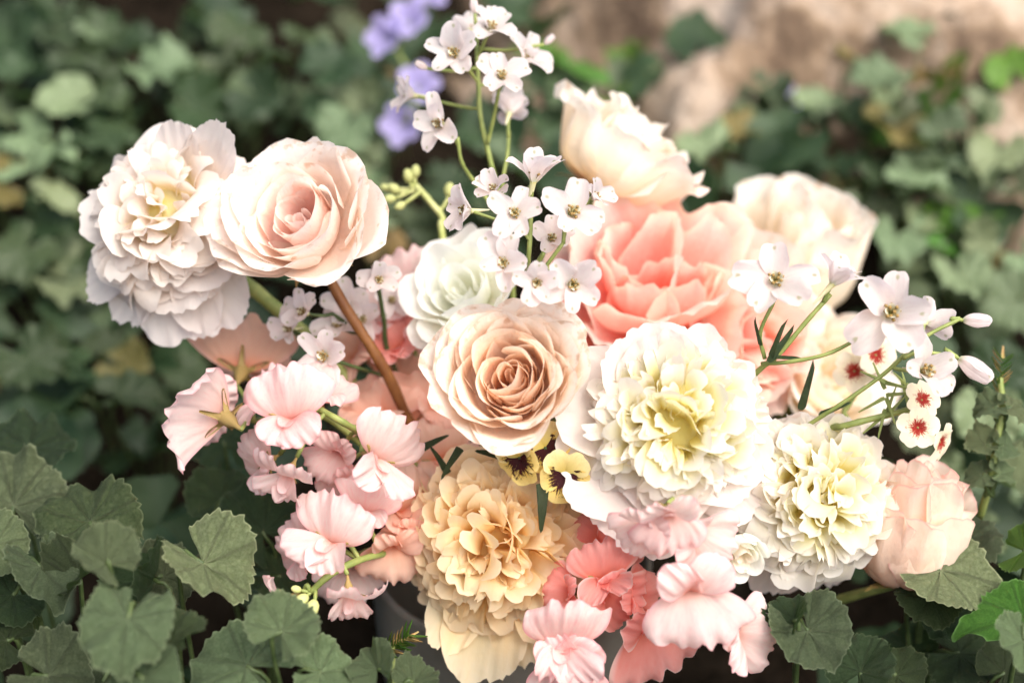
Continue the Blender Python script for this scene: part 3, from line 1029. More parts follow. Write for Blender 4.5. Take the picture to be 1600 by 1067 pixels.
def peony(name, label, px, py, dz, Rpx, face, roll=0, n=150, seed=2, mat='peony_white', guard='peony_guard', ng=9, guard_len=1.15, guard_ang=(-5, 25), stem=None, wid=1.0, dome=1.0, core=.2, group='peonies in the bouquet', hang=None, curl=1.0, heart='peony_heart'):
    rng = np.random.default_rng(seed)
    R = Rpx * K * (DIST - dz)
    M = frame(P(px, py, dz), face, roll) @ T(0, 0, -R * .45)
    base = VASE + Vector((0, 0, -.03)) if stem is None else stem[-1]
    root = thing(name, label, 'peony', base, group)
    put('stem', Geo().tube([M @ Vector((0, 0, -.002))] + (stem if stem else [M.translation.lerp(base, .45) + FWD * .05 + Vector((0, 0, -.035)), base]), .0034, .0038, seg=9, n=6).mesh('stem', M_['stem']), root)
    # narrow ruffled petals of the dome share these shapes
    var = []
    for i in range(20):
        w = rng.choice([rng.uniform(.40, .62), rng.uniform(.62, 1.05)]) * wid
        frill = rng.random() < .5
        if rng.random() < .62:
            pr = [(0, rng.uniform(-12, 0)), (.38, rng.uniform(0, 12)), (.62, rng.uniform(-35, 0)), (.85, rng.uniform(-85, -40)), (1.0, rng.uniform(-110, -55)), (1.2, -110)]
        else:
            pr = [(0, rng.uniform(-14, 0)), (.5, rng.uniform(4, 18)), (.8, rng.uniform(0, 30)), (1.0, rng.uniform(-60, 25)), (1.2, rng.uniform(-80, 20))]
        V, F, UV = petal(rng, L=1, W=w, base=.26, side=rng.uniform(.70, .86), rnd=.6, prof=pr, cup=rng.uniform(.3, 1.0), ruf=rng.uniform(.02, .05) if frill else rng.uniform(.008, .025), rk=rng.uniform(.8, 1.6), teeth=rng.uniform(.08, .20) if frill else .03, notch=rng.uniform(0, .25), nw=.2, nx=12, ny=12, bend=rng.uniform(-.12, .12), wp=1.0)
        var.append(build('petal', V, F, UV, M_[mat]))
    cg = Geo().lathe([(R * .60 * math.sin(t_), R * .60 * math.cos(t_)) for t_ in np.linspace(0, 2.0, 12)], None, 20)
    cg.V[0] = cg.V[0] * (1 + .05 * np.sin(cg.V[0][:, :1] * 900) * np.sin(cg.V[0][:, 1:2] * 800))
    put('core_filler', cg.mesh('core_filler', M_[heart or mat]), root, M)  # solid core added under the dome, keeps gaps between petals from going dark
    for i in range(n):
        f = (i + .5) / n
        al = math.degrees(math.acos(1 - f * (1.12 * dome)))          # polar angle from the flower's axis
        al += rng.normal() * 8
        ph = i * 137.508 + rng.normal() * 16
        ln = R * (1.0 + .13 * rng.normal())
        if al < 24:
            ln *= .86
        me = var[int(rng.integers(len(var)))]
        Mi = M @ Rz(ph) @ Rx(90 - al) @ Ry(rng.normal() * 24) @ Rz(rng.normal() * 11) @ T(0, R * .46, 0) @ S(ln * .60)
        inner = heart and (al < 40 + 12 * rng.normal())
        put('petal', me, root, Mi, M_[heart] if inner else M_[mat])
    for i in range(ng):
        a = guard_ang[0] + (guard_ang[1] - guard_ang[0]) * rng.random()
        L = R * guard_len * rng.uniform(.92, 1.12)
        pr = [(0, 25), (.3, a + 8), (.7, a), (1, a - rng.uniform(0, 35)), (1.2, a - 40)]
        V, F, UV = petal(rng, L=L * 1.12, W=L * rng.uniform(.85, 1.1), base=.25, side=.62, rnd=.55, prof=pr, cup=rng.uniform(.25, .55), ruf=.028, rk=2.2, teeth=.05, notch=.10 * rng.random(), nx=21, ny=15)
        put('outer_petal', build('outer_petal', V, F, UV, M_[guard]), root, M @ T(0, 0, -R * .10) @ Rz(i * 360 / ng + rng.normal() * 9) @ Rx(rng.normal() * 4))
    for (ang, a0, a1, Lk, Wk) in (hang or []):
        L = R * Lk
        pr = [(0, a0), (.4, (a0 * 2 + a1) / 3), (1, a1), (1.2, a1)]
        V, F, UV = petal(rng, L=L, W=L * Wk, base=.25, side=.66, rnd=.5, prof=pr, cup=.35, ruf=rng.uniform(.008, .022), rk=rng.uniform(1, 2), teeth=.035, notch=.06 * rng.random(), nw=.14, nx=29, ny=17, frill=.010, bend=rng.uniform(-.12, .12))
        put('outer_petal', build('outer_petal', V, F, UV, M_[guard]), root, M @ T(0, 0, -R * .12) @ Rz(ang))
    return root


rose('garden_rose', 'blush garden rose with a pink heart beside the blush peony', 468, 345, .025, 119, (-.28, .36, .87), 0, n=30, seed=4, m_out='rose_blush', m_in='rose_blush_in', split=.40, H=.80, open_=1.25, lip=1.25, ruf=.02, inner_dip=.18, rmin=.11, stem=[P(525, 455, .0), P(605, 585, -.01), P(680, 740, -.03), VASE], stem_mat='stem_brown', jit=1.2, W=1.05)
rose('garden_rose', 'peach garden rose with an apricot heart in the middle of the bouquet', 797, 592, .055, 108, (-.12, .25, .96), 0, n=54, seed=9, m_out='rose_peach', m_in='rose_peach_in', split=.50, H=.86, open_=.75, lip=.9, ruf=.016, inner_dip=.20, jit=1.5, rmin=.09)
rose('garden_rose', 'creamy white rose half hidden behind the delphinium flowers', 722, 452, -.015, 80, (-.35, .5, .8), 0, n=24, seed=5, m_out='rose_white', m_in='rose_white', H=.95, open_=1.0, jit=1.3, ruf=.02, sepals=False)
rose('garden_rose', 'ivory rose at the top seen from its side, leaning to the rock', 968, 235, -.07, 98, (.46, .78, .10), 0, n=26, seed=6, m_out='rose_cream', m_in='rose_cream', H=1.20, open_=.55, lip=1.25, jit=1.7, inner_dip=-.10, lean_add=6, ruf=.03)
rose('garden_rose', 'pale cream rose far back, blurred, with pointed upright petals', 1240, 400, -.14, 122, (.10, .85, .50), 0, n=22, seed=12, m_out='rose_cream', m_in='rose_cream', H=1.3, open_=.15, lip=.7, jit=1.6, inner_dip=-.16, lean_add=9, ruf=.025, sepals=False)
rose('garden_rose', 'ivory rose low behind the phlox sprig, mostly hidden', 1300, 585, -.09, 95, (.45, .35, .8), 0, n=24, seed=15, m_out='rose_cream', m_in='rose_cream', H=.9, open_=.9, jit=1.3, sepals=False)
rose('garden_rose', 'pink rose seen from the side beside the right peony', 1428, 818, .012, 97, (.14, .93, .30), 0, n=26, seed=8, m_out='rose_pink', m_in='rose_pink', H=1.7, open_=.1, lip=.75, jit=1.5, inner_dip=-.14, lean_add=12, ruf=.03)
rose('rosebud', 'small ivory bud between the two white peonies', 1160, 868, .05, 38, (.1, -.5, .85), 0, n=12, seed=14, m_out='rose_white', m_in='rose_cream', H=1.3, open_=.1, lip=.6, sepals=False, cat='rose bud', group=None)
def loose_bloom(name, label, px, py, dz, Rpx, face, n=26, seed=1, deep='coral', pale='coral_pale', inner='coral_in', pale_side=(.8, -.3), spread=78, group='peonies in the bouquet'):
    """a wide silky bloom: broad cupped petals leaning every way"""
    rng = np.random.default_rng(seed)
    R = Rpx * K * (DIST - dz)
    M = frame(P(px, py, dz), face, 0) @ T(0, 0, -R * .5)
    base = VASE + Vector((0, 0, -.03))
    root = thing(name, label, 'peony', base, group)
    put('stem', Geo().tube([M.translation, M.translation.lerp(base, .45) + FWD * .05 + Vector((0, 0, -.035)), base], .0034, .0038, seg=9, n=6).mesh('stem', M_['stem']), root)
    for i in range(n):
        f = i / (n - 1)
        al = 14 + spread * f ** .85 + rng.normal() * 7
        ph = i * 137.508 + rng.normal() * 14
        L = R * (.95 + .2 * f) * rng.uniform(.9, 1.1)
        end = rng.uniform(-30, 40)
        pr = [(0, rng.uniform(-16, -4)), (.35, rng.uniform(-2, 12)), (.7, rng.uniform(14, 38)), (.9, end * .4 + 12), (1.02, end), (1.2, end - 20)]
        V, F, UV = petal(rng, L=L, W=L * rng.uniform(.9, 1.25), base=.18, side=rng.uniform(.56, .7), rnd=.5, prof=pr, cup=rng.uniform(.35, .95), ruf=rng.uniform(.035, .065), rk=rng.uniform(1.2, 2.2), notch=rng.uniform(.02, .2), nw=rng.uniform(.1, .25), teeth=.035, nx=33, ny=21, bend=rng.uniform(-.12, .12), sroll=rng.uniform(-.04, .06), frill=rng.uniform(.008, .022), frk=rng.uniform(4, 6))
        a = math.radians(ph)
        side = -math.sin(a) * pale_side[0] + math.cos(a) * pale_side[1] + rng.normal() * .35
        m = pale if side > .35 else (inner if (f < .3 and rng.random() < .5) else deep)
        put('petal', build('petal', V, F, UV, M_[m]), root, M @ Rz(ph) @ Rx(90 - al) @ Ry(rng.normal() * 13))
    return root


loose_bloom('coral_peony', 'coral pink peony with broad silky petals behind the central flowers', 1028, 450, -.05, 208, (.05, .50, .85), n=21, seed=43, inner='coral', spread=86)
loose_bloom('coral_peony', 'pale coral peony between the coral peony and the right delphinium', 1172, 520, -.06, 150, (.40, .25, .85), n=20, seed=37, inner='coral', pale_side=(.6, .8))

peony('peony', 'blush white ruffled peony on the far left of the bouquet', 252, 328, .0, 132, (-.22, .35, .9), 0, n=150, seed=3, heart=None, mat='peony_blush', guard='peony_guard', ng=8, guard_len=1.05, wid=1.35, curl=.8, guard_ang=(-5, 20), stem=[P(400, 455, -.03), P(500, 545, -.035), P(600, 660, -.04), VASE], hang=[(184, 0, -38, 1.45, .8), (207, 0, -34, 1.4, .75), (128, 5, -12, 1.4, .5), (155, 0, -25, 1.4, .5), (-36, 38, 48, 1.62, .5), (-55, 35, 50, 1.5, .55), (-15, 38, 55, 1.4, .5), (-75, 25, 50, 1.3, .6)])
peony('peony', 'large white ruffled peony with a yellow heart in the centre right', 1060, 655, .055, 140, (.05, .18, .98), 0, n=240, seed=7, mat='peony_white', guard='peony_guard', ng=8, guard_len=1.0, guard_ang=(5, 30), hang=[(78, 20, 15, 1.52, .85), (112, 15, 8, 1.52, .9), (148, 12, 0, 1.55, .8), (42, 35, 40, 1.40, .85), (190, 5, -5, 1.55, .75), (222, 8, 0, 1.45, .7), (15, 40, 45, 1.3, .8)])
peony('peony', 'white ruffled peony with a lemon heart at the lower right', 1285, 772, .03, 132, (.22, .16, .96), 0, n=240, seed=17, mat='peony_white', guard='peony_guard', ng=7, guard_len=.95, guard_ang=(0, 25), hang=[(165, -10, -45, 1.35, .6), (195, -10, -50, 1.35, .6)])
peony('peony', 'peony with warm amber shade painted into its petals, below the peach rose', 770, 848, .025, 138, (-.08, .02, .99), 0, n=210, seed=23, mat='peony_amber_shade', guard='peony_amber_shade', heart=None, ng=8, guard_len=1.0, wid=1.1, hang=[(178, 22, 2, 1.70, .62), (196, 26, -14, 1.55, .5), (160, 20, 12, 1.45, .5)])


drng = np.random.default_rng(71)


def bud(root, px, py, dz, size, face, sp, mat='delph', name='bud', stalk='stem'):
    R = size * K * (DIST - dz)
    M = frame(P(px, py, dz), face, 0) @ S(R)
    if mat == 'delph':
        g_ = Geo()
        for k in range(5):
            V, F, UV = petal(drng, L=1.25, W=.8, base=.3, side=.6, prof=((0, 40), (.4, 85), (.8, 98), (1.2, 110)), cup=1.0, nx=9, ny=9)
            g_.add(V, F, UV, Rz(k * 72))
    else:
        g_ = Geo().lathe([(0, 0), (.25, .05), (.42, .35), (.45, .7), (.30, 1.05), (.10, 1.2), (0, 1.22)], None, 10)
    o = put(name, g_.mesh(name, M_[mat]), root, M)
    b0 = M.translation
    q = min(sp, key=lambda p: (p - b0).length)
    put('flower_stalk', Geo().tube([b0, b0.lerp(q, .5) - cv(*face) * R * .5, q], .0009, .0011, seg=6, n=4).mesh('flower_stalk', M_[stalk]), o)


# ------------------------------------------------------------------ sweet peas
PEA = {}
prng = np.random.default_rng(44)
for key in range(7):
    u_ = prng.uniform
    back = u_(-60, -15)
    PEA[key] = dict(
        std=petal(prng, L=1.0, W=u_(1.4, 1.75), base=.16, side=u_(.42, .6), rnd=.42, notch=u_(.1, .2), nw=.10, prof=((0, 60), (.22, 30), (.6, 8), (.85, back * .6), (1, back), (1.2, back - 40)), cup=u_(-.7, .0), cup0=.6, ruf=u_(.06, .11), rk=u_(1.2, 2.0), crease=u_(-.25, -.08), nx=39, ny=21, wp=.75, teeth=.02, frill=u_(.035, .055), frk=u_(4.5, 7), bend=u_(-.1, .1)),
        wl=petal(prng, L=u_(.75, 1.0), W=u_(.6, .85), base=.2, side=.6, rnd=.5, prof=((0, 80), (.4, u_(45, 75)), (.8, u_(0, 40)), (1, u_(-50, 20)), (1.2, -50)), cup=u_(.1, .5), ruf=u_(.05, .10), rk=u_(1.0, 1.6), nx=25, ny=17, frill=u_(.035, .06), frk=u_(3, 5), bend=u_(-.3, 0)),
        wr=petal(prng, L=u_(.75, 1.0), W=u_(.6, .85), base=.2, side=.6, rnd=.5, prof=((0, 80), (.4, u_(45, 75)), (.8, u_(0, 40)), (1, u_(-50, 20)), (1.2, -50)), cup=u_(.1, .5), ruf=u_(.05, .10), rk=u_(1.0, 1.6), nx=25, ny=17, frill=u_(.035, .06), frk=u_(3, 5), bend=u_(0, .3)),
        kl=petal(prng, L=.5, W=.42, base=.3, side=.5, rnd=.6, prof=((0, 80), (.5, 55), (1, 100), (1.2, 120)), cup=1.3, ruf=.03, nx=9, ny=9))
PEAM = {}


def pea_mesh(key, part, mat):
    if (key, part, mat) not in PEAM:
        V, F, UV = PEA[key][part]
        PEAM[(key, part, mat)] = build({'std': 'standard_petal', 'wl': 'wing_petal', 'wr': 'wing_petal', 'kl': 'keel_petal'}[part], V, F, UV, M_[mat])
    return PEAM[(key, part, mat)]


cal = Geo()
cal.lathe([(.0, -.40), (.03, -.38), (.04, -.28), (.095, -.15), (.115, 0.02)], None, 10)
for k in range(5):
    V, F, UV = petal(prng, L=prng.uniform(.26, .40), W=.10, base=.9, side=.08, rnd=1.3, prof=((0, 60), (.5, 30), (1, -35)), cup=.5, nx=4, ny=7)
    cal.add(V, F, UV, Rz(k * 72) @ T(0, .10, -.04))
CAL_V, CAL_F, CAL_UV = np.concatenate(cal.V), cal.F, np.concatenate(cal.UV)
CALM = build('calyx', CAL_V, CAL_F, CAL_UV, M_['calyx'])


def spray(label, stem_pts, blossoms, group='sweet pea sprays', r=.0016, mat='stem', tocore=True):
    """blossoms: (px, py, dz, size px = height of the upright petal, face, roll, material, shape, wings?)"""
    base = VASE + Vector((0, 0, -.02))
    pts = [P(*p) for p in stem_pts] + ([base] if tocore else [])
    root = thing('sweet_pea', label, 'sweet pea', pts[-1], group)
    put('stem', Geo().tube(pts, r, r * 1.2, seg=8, n=6).mesh('stem', M_[mat]), root)
    sp = spline(pts, 10)
    for (px, py, dz, size, face, roll, m, key) in [b[:8] for b in blossoms]:
        R = size * 0.98 * K * (DIST - dz)
        M = frame(P(px, py, dz), face, roll) @ S(R)
        bl = put('blossom', CALM, root, M, M_['calyx'])
        put('standard_petal', pea_mesh(key, 'std', m), bl, M)
        put('wing_petal', pea_mesh(key, 'wl', m), bl, M @ Rz(180 + 24))
        put('wing_petal', pea_mesh(key, 'wr', m), bl, M @ Rz(180 - 24))
        put('keel_petal', pea_mesh(key, 'kl', m), bl, M @ Rz(180))
        b0 = M @ Vector((0, 0, -.40))
        q = min(sp, key=lambda p: (p - b0).length)
        put('flower_stalk', Geo().tube([b0, b0.lerp(q, .5) + Vector((0, 0, .003)), q], .0011, .0012, seg=6, n=4).mesh('flower_stalk', M_[mat]), bl)
    return root


spray('pair of pale sweet peas seen from behind, below the blush peony', [(400, 660, .0), (470, 640, .0), (560, 690, -.01)], [
    (352, 652, .03, 118, (-.60, .35, -.62), -68, 'pea_pale', 0),
    (378, 580, -.03, 112, (.05, .45, -.80), 4, 'pea_peach', 1)])
spray('ruffled pink sweet pea facing forward below the brown rose stem', [(500, 640, .035), (545, 665, .035), (600, 700, .0), (680, 780, -.03)], [
    (455, 655, .05, 100, (-.1, .1, .95), -4, 'pea_pink', 2),
    (452, 738, .045, 72, (-.35, -.80, .45), 20, 'pea_pale', 3),
    (425, 632, .02, 74, (-.5, .3, .6), -25, 'pea_pink', 4),
    (500, 625, .02, 74, (.3, .5, .7), 25, 'pea_pink', 5),
    (420, 720, .02, 66, (-.5, -.3, .7), -60, 'pea_pale', 6)])
spray('pink sweet pea in side view left of the peach rose', [(555, 668, .03), (600, 690, .02), (680, 760, -.02)], [
    (585, 715, .045, 98, (.55, -.15, .75), 38, 'pea_pale', 4),
    (530, 705, .02, 70, (-.1, -.2, .9), -150, 'pea_pink', 0),
    (640, 672, -.02, 108, (-.25, .2, -.85), -25, 'pea_peach', 1),
    (590, 650, -.025, 84, (-.2, .3, .85), 10, 'pea_peach', 6),
    (545, 735, .01, 66, (.2, -.4, .8), 190, 'pea_pink', 5),
    (675, 640, -.03, 70, (.3, .3, .8), 30, 'pea_peach', 2)])
drooping = spray('pink sweet pea with drooping blossoms and a knobbly tip on its green stem', [(485, 925, .05), (520, 895, .05), (585, 868, .03), (680, 860, -.03)], [
    (520, 848, .045, 98, (-.25, .1, .9), 18, 'pea_pale', 3),
    (545, 925, .055, 72, (.10, -.85, .30), 5, 'pea_pale', 2),
    (455, 935, .05, 66, (-.75, -.55, .15), -30, 'pea_pale', 1),
    (545, 885, .005, 80, (.1, -.3, .9), 170, 'pea_pale', 0),
    (480, 860, .03, 66, (-.5, -.1, .8), -70, 'pea_pink', 6),
    (570, 800, .03, 70, (.2, .3, .9), 20, 'pea_pink', 5)])
for b_ in [(480, 930, .052, 22, (-.6, -.5, .6)), (492, 938, .055, 24, (-.2, -.7, .6)), (470, 922, .052, 14, (-.8, .3, .5))]:
    bud(drooping, *b_, sp=[P(487, 924, .05)], mat='bud_green')
spray('peach sweet pea pressed against the amber-shaded peony', [(640, 850, .0), (690, 880, -.03)], [
    (625, 800, .01, 88, (.3, .2, .9), -10, 'pea_peach', 2),
    (650, 830, .01, 80, (-.1, -.3, .9), 160, 'pea_peach', 0),
    (610, 850, .02, 74, (.2, -.2, .9), 185, 'pea_peach', 5),
    (690, 720, -.02, 84, (.1, .2, .9), -20, 'pea_peach', 6)])
spray('large pink veined sweet pea at the bottom edge under the coral one', [(895, 1000, .04), (900, 930, .02), (860, 930, -.02)], [
    (880, 1005, .06, 98, (-.1, -.25, .95), 0, 'pea_pink', 0),
    (885, 1030, .055, 92, (-.1, .1, .95), 180, 'pea_pink', 3),
    (1010, 975, .03, 105, (.2, -.2, .9), 155, 'pea_coral', 1)])
spray('pale pink sweet pea with wide open standard at the bottom centre', [(1060, 900, .05), (1050, 860, .02), (900, 880, -.03)], [
    (1078, 922, .075, 112, (.0, .12, .98), 172, 'pea_pale', 5),
    (1148, 985, .06, 84, (.3, -.1, .9), 92, 'pea_pale', 6)])
spray('coral ruffled sweet pea glowing beneath the large white peony', [(940, 870, .02), (910, 900, -.02)], [
    (945, 905, .045, 78, (-.1, .3, .9), -10, 'pea_coral', 4),
    (945, 925, .04, 76, (.2, -.2, .9), 120, 'pea_coral', 3),
    (935, 850, .02, 60, (-.2, .1, .9), -70, 'pea_coral', 2),
    (960, 850, .015, 60, (.2, .2, .9), 20, 'pea_coral', 0),
    (985, 930, .035, 60, (.4, -.1, .8), 70, 'pea_coral', 6),
    (895, 925, .04, 62, (-.5, .1, .8), -80, 'pea_coral', 5)])
spray('pale frilled sweet pea hanging right under the large white peony', [(1060, 790, .05), (1040, 850, .0), (900, 890, -.03)], [
    (1045, 800, .085, 82, (-.05, -.35, .93), 178, 'pea_pale', 4),
    (1085, 830, .07, 84, (.3, -.3, .9), 120, 'pea_pale', 2),
    (1015, 815, .075, 70, (-.3, -.3, .9), 215, 'pea_pale', 6)])
spray('pink sweet pea behind the white rose, out of focus', [(640, 480, -.04), (650, 560, -.05), (700, 700, -.05)], [
    (645, 450, -.05, 78, (-.1, .3, .9), -10, 'pea_pink', 1),
    (625, 545, -.03, 66, (-.2, .3, .9), -30, 'pea_coral', 3),
    (655, 530, -.035, 60, (.2, .3, .9), 30, 'pea_pink', 2),
    (600, 500, -.045, 70, (-.1, .4, .9), -15, 'pea_pale', 6),
    (560, 560, -.045, 74, (-.3, .2, .9), -40, 'pea_peach', 5),
    (620, 600, -.05, 80, (.1, .3, .9), 15, 'pea_peach', 4)])

# ------------------------------------------------------------------ delphiniums
drng = np.random.default_rng(71)
SEP = []
for i in range(8):
    SEP.append(dict(kw=dict(W=drng.uniform(.58, .84), base=.20, side=drng.uniform(.48, .6), rnd=.5, notch=drng.uniform(0, .08), cup=drng.uniform(.3, 1.0), ruf=drng.uniform(.03, .075), rk=drng.uniform(1, 1.9), bend=drng.uniform(-.08, .08))))
SEPM = {}


def sepal_mesh(i, op):
    if (i, op) not in SEPM:
        r_ = np.random.default_rng(100 + i)
        V, F, UV = petal(r_, L=1, prof=((0, op + 30), (.3, op + 12), (.75, op - 6), (1, op - 28), (1.2, op - 40)), nx=11, ny=10, **SEP[i]['kw'])
        SEPM[(i, op)] = build('sepal', V, F, UV, M_['delph'])
    return SEPM[(i, op)]


ey = Geo()
for k in range(4):
    V, F, UV = petal(drng, L=.40, W=.22, base=.4, side=.6, prof=((0, 80), (1, 60)), cup=.6, nx=5, ny=5)
    ey.add(V, F, UV, Rz(k * 90 + 20) @ T(0, .02, 0))
ey.lathe([(.10, .05), (.09, -.05), (.05, -.45), (.025, -.75), (.0, -.8)], Rx(12), 8)
EYE = ey.mesh('floret', M_['delph_eye'])
st = Geo()
for k in range(11):
    a = k * 2.4
    r = .05 + .13 * (k / 11) ** .5
    p1 = Vector((r * math.cos(a), r * math.sin(a), .30 + .06 * math.sin(k * 3)))
    st.tube([(.3 * p1.x, .3 * p1.y, .05), p1], .010, .008, seg=4, smooth=False)
    st.add(np.array([(x * .032, y * .032, z * .026) for x in (-1, 1) for y in (-1, 1) for z in (-1, 1)]), [[0, 1, 3, 2], [4, 6, 7, 5], [0, 4, 5, 1], [2, 3, 7, 6], [0, 2, 6, 4], [1, 5, 7, 3]], None, T(*p1) @ Rz(k * 40) @ Rx(k * 33))
STA = st.mesh('stamens', M_['anther'])


def floret(root, px, py, dz, size, face, roll, op, sp, mat='stem', n=5):
    R = size * 1.08 * K * (DIST - dz)
    M = frame(P(px, py, dz), face, roll) @ S(R)
    fl = put('floret', EYE, root, M)
    for k in range(n):
        put('sepal', sepal_mesh(int(drng.integers(8)), op), fl, M @ Rz(k * 360 / n + drng.normal() * 9) @ Rx(drng.normal() * 13) @ T(0, .05, 0) @ S(drng.uniform(.88, 1.12)))
    put('stamens', STA, fl, M)
    b0 = M @ Vector((0, 0, -.05))
    q = min(sp, key=lambda p: (p - (b0 + Vector((0, 0, -.012)))).length)
    mid = b0.lerp(q, .5) + (M.to_3x3() @ Vector((0, 0, -1))).normalized() * (b0 - q).length * .22
    put('flower_stalk', Geo().tube([b0, mid, q], .0008, .0010, seg=6, n=4).mesh('flower_stalk', M_[mat]), fl)


def delphinium(label, pts, florets, buds=(), r=.0013, mat='stem', extra=(), side_leaves=()):
    base = VASE + Vector((0, 0, -.02))
    wp_ = [P(*p) for p in pts] + [base]
    root = thing('delphinium', label, 'delphinium', base, 'white delphinium sprays')
    g_ = Geo().tube(wp_, r * .8, r * 1.2, seg=8, n=7)
    sp = spline(wp_[:-1], 12)
    for e in extra:
        ep = [P(*p) for p in e]
        g_.tube(ep, r * .7, r * .8, seg=7, n=6)
        sp += spline(ep, 10)
    put('stem', g_.mesh('stem', M_[mat]), root)
    for f in florets:
        floret(root, *f, sp=sp, mat=mat)
    for b in buds:
        bud(root, *b, sp=sp)
    for (px, py, dz, w, face, roll) in side_leaves:
        V, F, UV = petal(drng, L=w * K * (DIST - dz), W=w * K * (DIST - dz) * .16, base=.5, side=.1, rnd=1.0, prof=((0, 30), (.5, 5), (1, -30), (1.2, -40)), cup=.6, nx=5, ny=8)
        put('leaf', build('narrow_leaf', V, F, UV, M_['leaf']), root, frame(P(px, py, dz), face, roll))
    return root


delphinium('tall white delphinium spray rising highest above the bouquet', [(745, 70, -.02), (748, 140, -.02), (752, 190, -.02), (775, 290, -.025), (800, 420, -.03)], [
    (712, 85, .0, 47, (-.2, .1, .95), 10, 20), (765, 48, -.01, 42, (.3, .6, .7), 0, 30), (818, 95, -.02, 44, (.55, .5, .6), 20, 35), (783, 122, .0, 42, (.1, .35, .9), 0, 28),
    (795, 180, -.03, 42, (.1, .6, -.6), 0, 35), (690, 195, .0, 46, (-.35, .1, .9), -15, 22), (648, 150, -.03, 40, (-.8, .2, .3), 0, 40), (735, 50, -.03, 36, (-.1, .5, -.6), 0, 35)],
    buds=[(742, 22, -.02, 20, (-.1, .9, .3)), (850, 70, -.02, 18, (.7, .6, .2)), (668, 108, -.02, 18, (-.8, .4, .2))],
    extra=[[(715, 215, -.005), (722, 255, -.01), (745, 290, -.02), (775, 330, -.025)], [(795, 205, -.03), (793, 240, -.03), (785, 290, -.03), (790, 340, -.03)], [(779, 145, -.005), (770, 190, -.015), (762, 225, -.02)]])
delphinium('white delphinium cluster in front of the white rose', [(828, 290, .04), (829, 350, .045), (826, 400, .045), (822, 440, .03), (820, 520, .0), (800, 700, -.03)], [
    (833, 285, .05, 56, (.1, .95, .30), 0, 48), (805, 335, .06, 46, (-.05, .2, .97), 8, 18), (892, 335, .055, 56, (.25, .3, .9), 10, 24), (735, 330, .045, 44, (-.75, .1, .55), 0, 38),
    (788, 412, .065, 46, (-.1, .1, .98), 30, 16), (838, 440, .07, 42, (.1, -.2, .95), 0, 22), (893, 443, .065, 50, (.2, -.15, .9), 40, 26), (860, 375, .03, 38, (.2, .3, .8), 0, 30), (775, 300, .03, 36, (-.3, .5, .6), 0, 35), (925, 310, .03, 36, (.6, .3, .6), 0, 35)],
    extra=[[(850, 395, .045), (838, 420, .04), (826, 450, .03)], [(880, 380, .05), (850, 420, .045), (826, 450, .03)]], mat='stem')
delphinium('white delphinium spray arching out on the right with drooping buds', [(1298, 460, .05), (1262, 500, .05), (1215, 555, .045), (1170, 595, .03), (1050, 740, -.02)], [
    (1212, 440, .06, 62, (-.12, .25, .95), 0, 20), (1300, 445, .055, 50, (.45, .75, .1), 0, 42), (1390, 490, .065, 70, (-.05, .15, .97), 15, 20), (1445, 505, .04, 44, (.5, .2, -.6), 0, 30), (1440, 580, .055, 58, (.35, .10, .8), -10, 42)],
    buds=[(1505, 500, .05, 36, (.95, -.05, .1)), (1498, 560, .05, 50, (.75, -.55, .2))],
    extra=[[(1375, 508, .055), (1300, 550, .055), (1235, 565, .05), (1190, 568, .04)], [(1500, 498, .05), (1440, 530, .05), (1380, 585, .045), (1300, 640, .04), (1220, 690, .02)], [(1495, 558, .05), (1440, 550, .05), (1410, 560, .05)], [(1210, 470, .055), (1188, 520, .05), (1195, 560, .045)]], mat='stem',
    side_leaves=[(1200, 565, .05, 80, (.3, .2, .9), 40), (1205, 560, .05, 70, (-.5, .2, .8), 25), (1210, 560, .05, 60, (.3, .7, .6), 80), (1250, 640, .03, 90, (.2, .3, .9), 20), (1280, 650, .03, 70, (.3, .5, .8), 60), (1190, 540, .05, 50, (-.6, .1, .7), -20)])
delphinium('small white delphinium spray hidden under the left rose', [(590, 440, -.01), (600, 500, -.02), (610, 560, -.03), (680, 700, -.04)], [
    (590, 438, .0, 36, (.3, .1, .9), 0, 30), (478, 490, .0, 40, (-.4, .3, .85), 0, 32), (508, 556, .01, 46, (-.2, .0, .95), 20, 24), (540, 478, -.02, 40, (.1, .2, .9), 0, 30), (565, 500, -.025, 36, (.2, .2, .9), 0, 30), (610, 470, -.03, 32, (.3, .2, .8), 0, 30), (530, 510, -.015, 38, (-.2, .4, .8), 30, 30), (455, 515, -.015, 34, (-.5, .1, .8), 10, 38)],
    extra=[[(520, 490, -.005), (560, 520, -.02), (590, 560, -.03)], [(515, 560, .0), (560, 575, -.01), (610, 590, -.03)]], mat='stem_dark')

# green buds on a pale stem
gb_pts = [P(650, 290, -.05), P(672, 315, -.05), P(693, 345, -.05), P(697, 400, -.05), VASE]
gb = thing('budding_stem', 'pale green budding stem between the left rose and the delphinium', 'flower bud', VASE + Vector((0, 0, -.02)))
put('stem', Geo().tube(gb_pts, .0016, .0018, seg=8, n=6).mesh('stem', M_['bud_green']), gb)
gsp = spline(gb_pts[:4], 10)
for b in [(640, 285, -.05, 18, (-.2, .9, .2)), (624, 300, -.05, 17, (-.8, .5, .2)), (618, 310, -.05, 16, (-.9, -.1, .3)), (632, 318, -.045, 15, (-.7, -.4, .4)), (610, 296, -.055, 14, (-.9, .3, 0)), (701, 308, -.05, 19, (.1, .95, .1)), (648, 278, -.05, 17, (.1, .95, .1))]:
    bud(gb, *b, sp=gsp, mat='bud_green', stalk='bud_green')


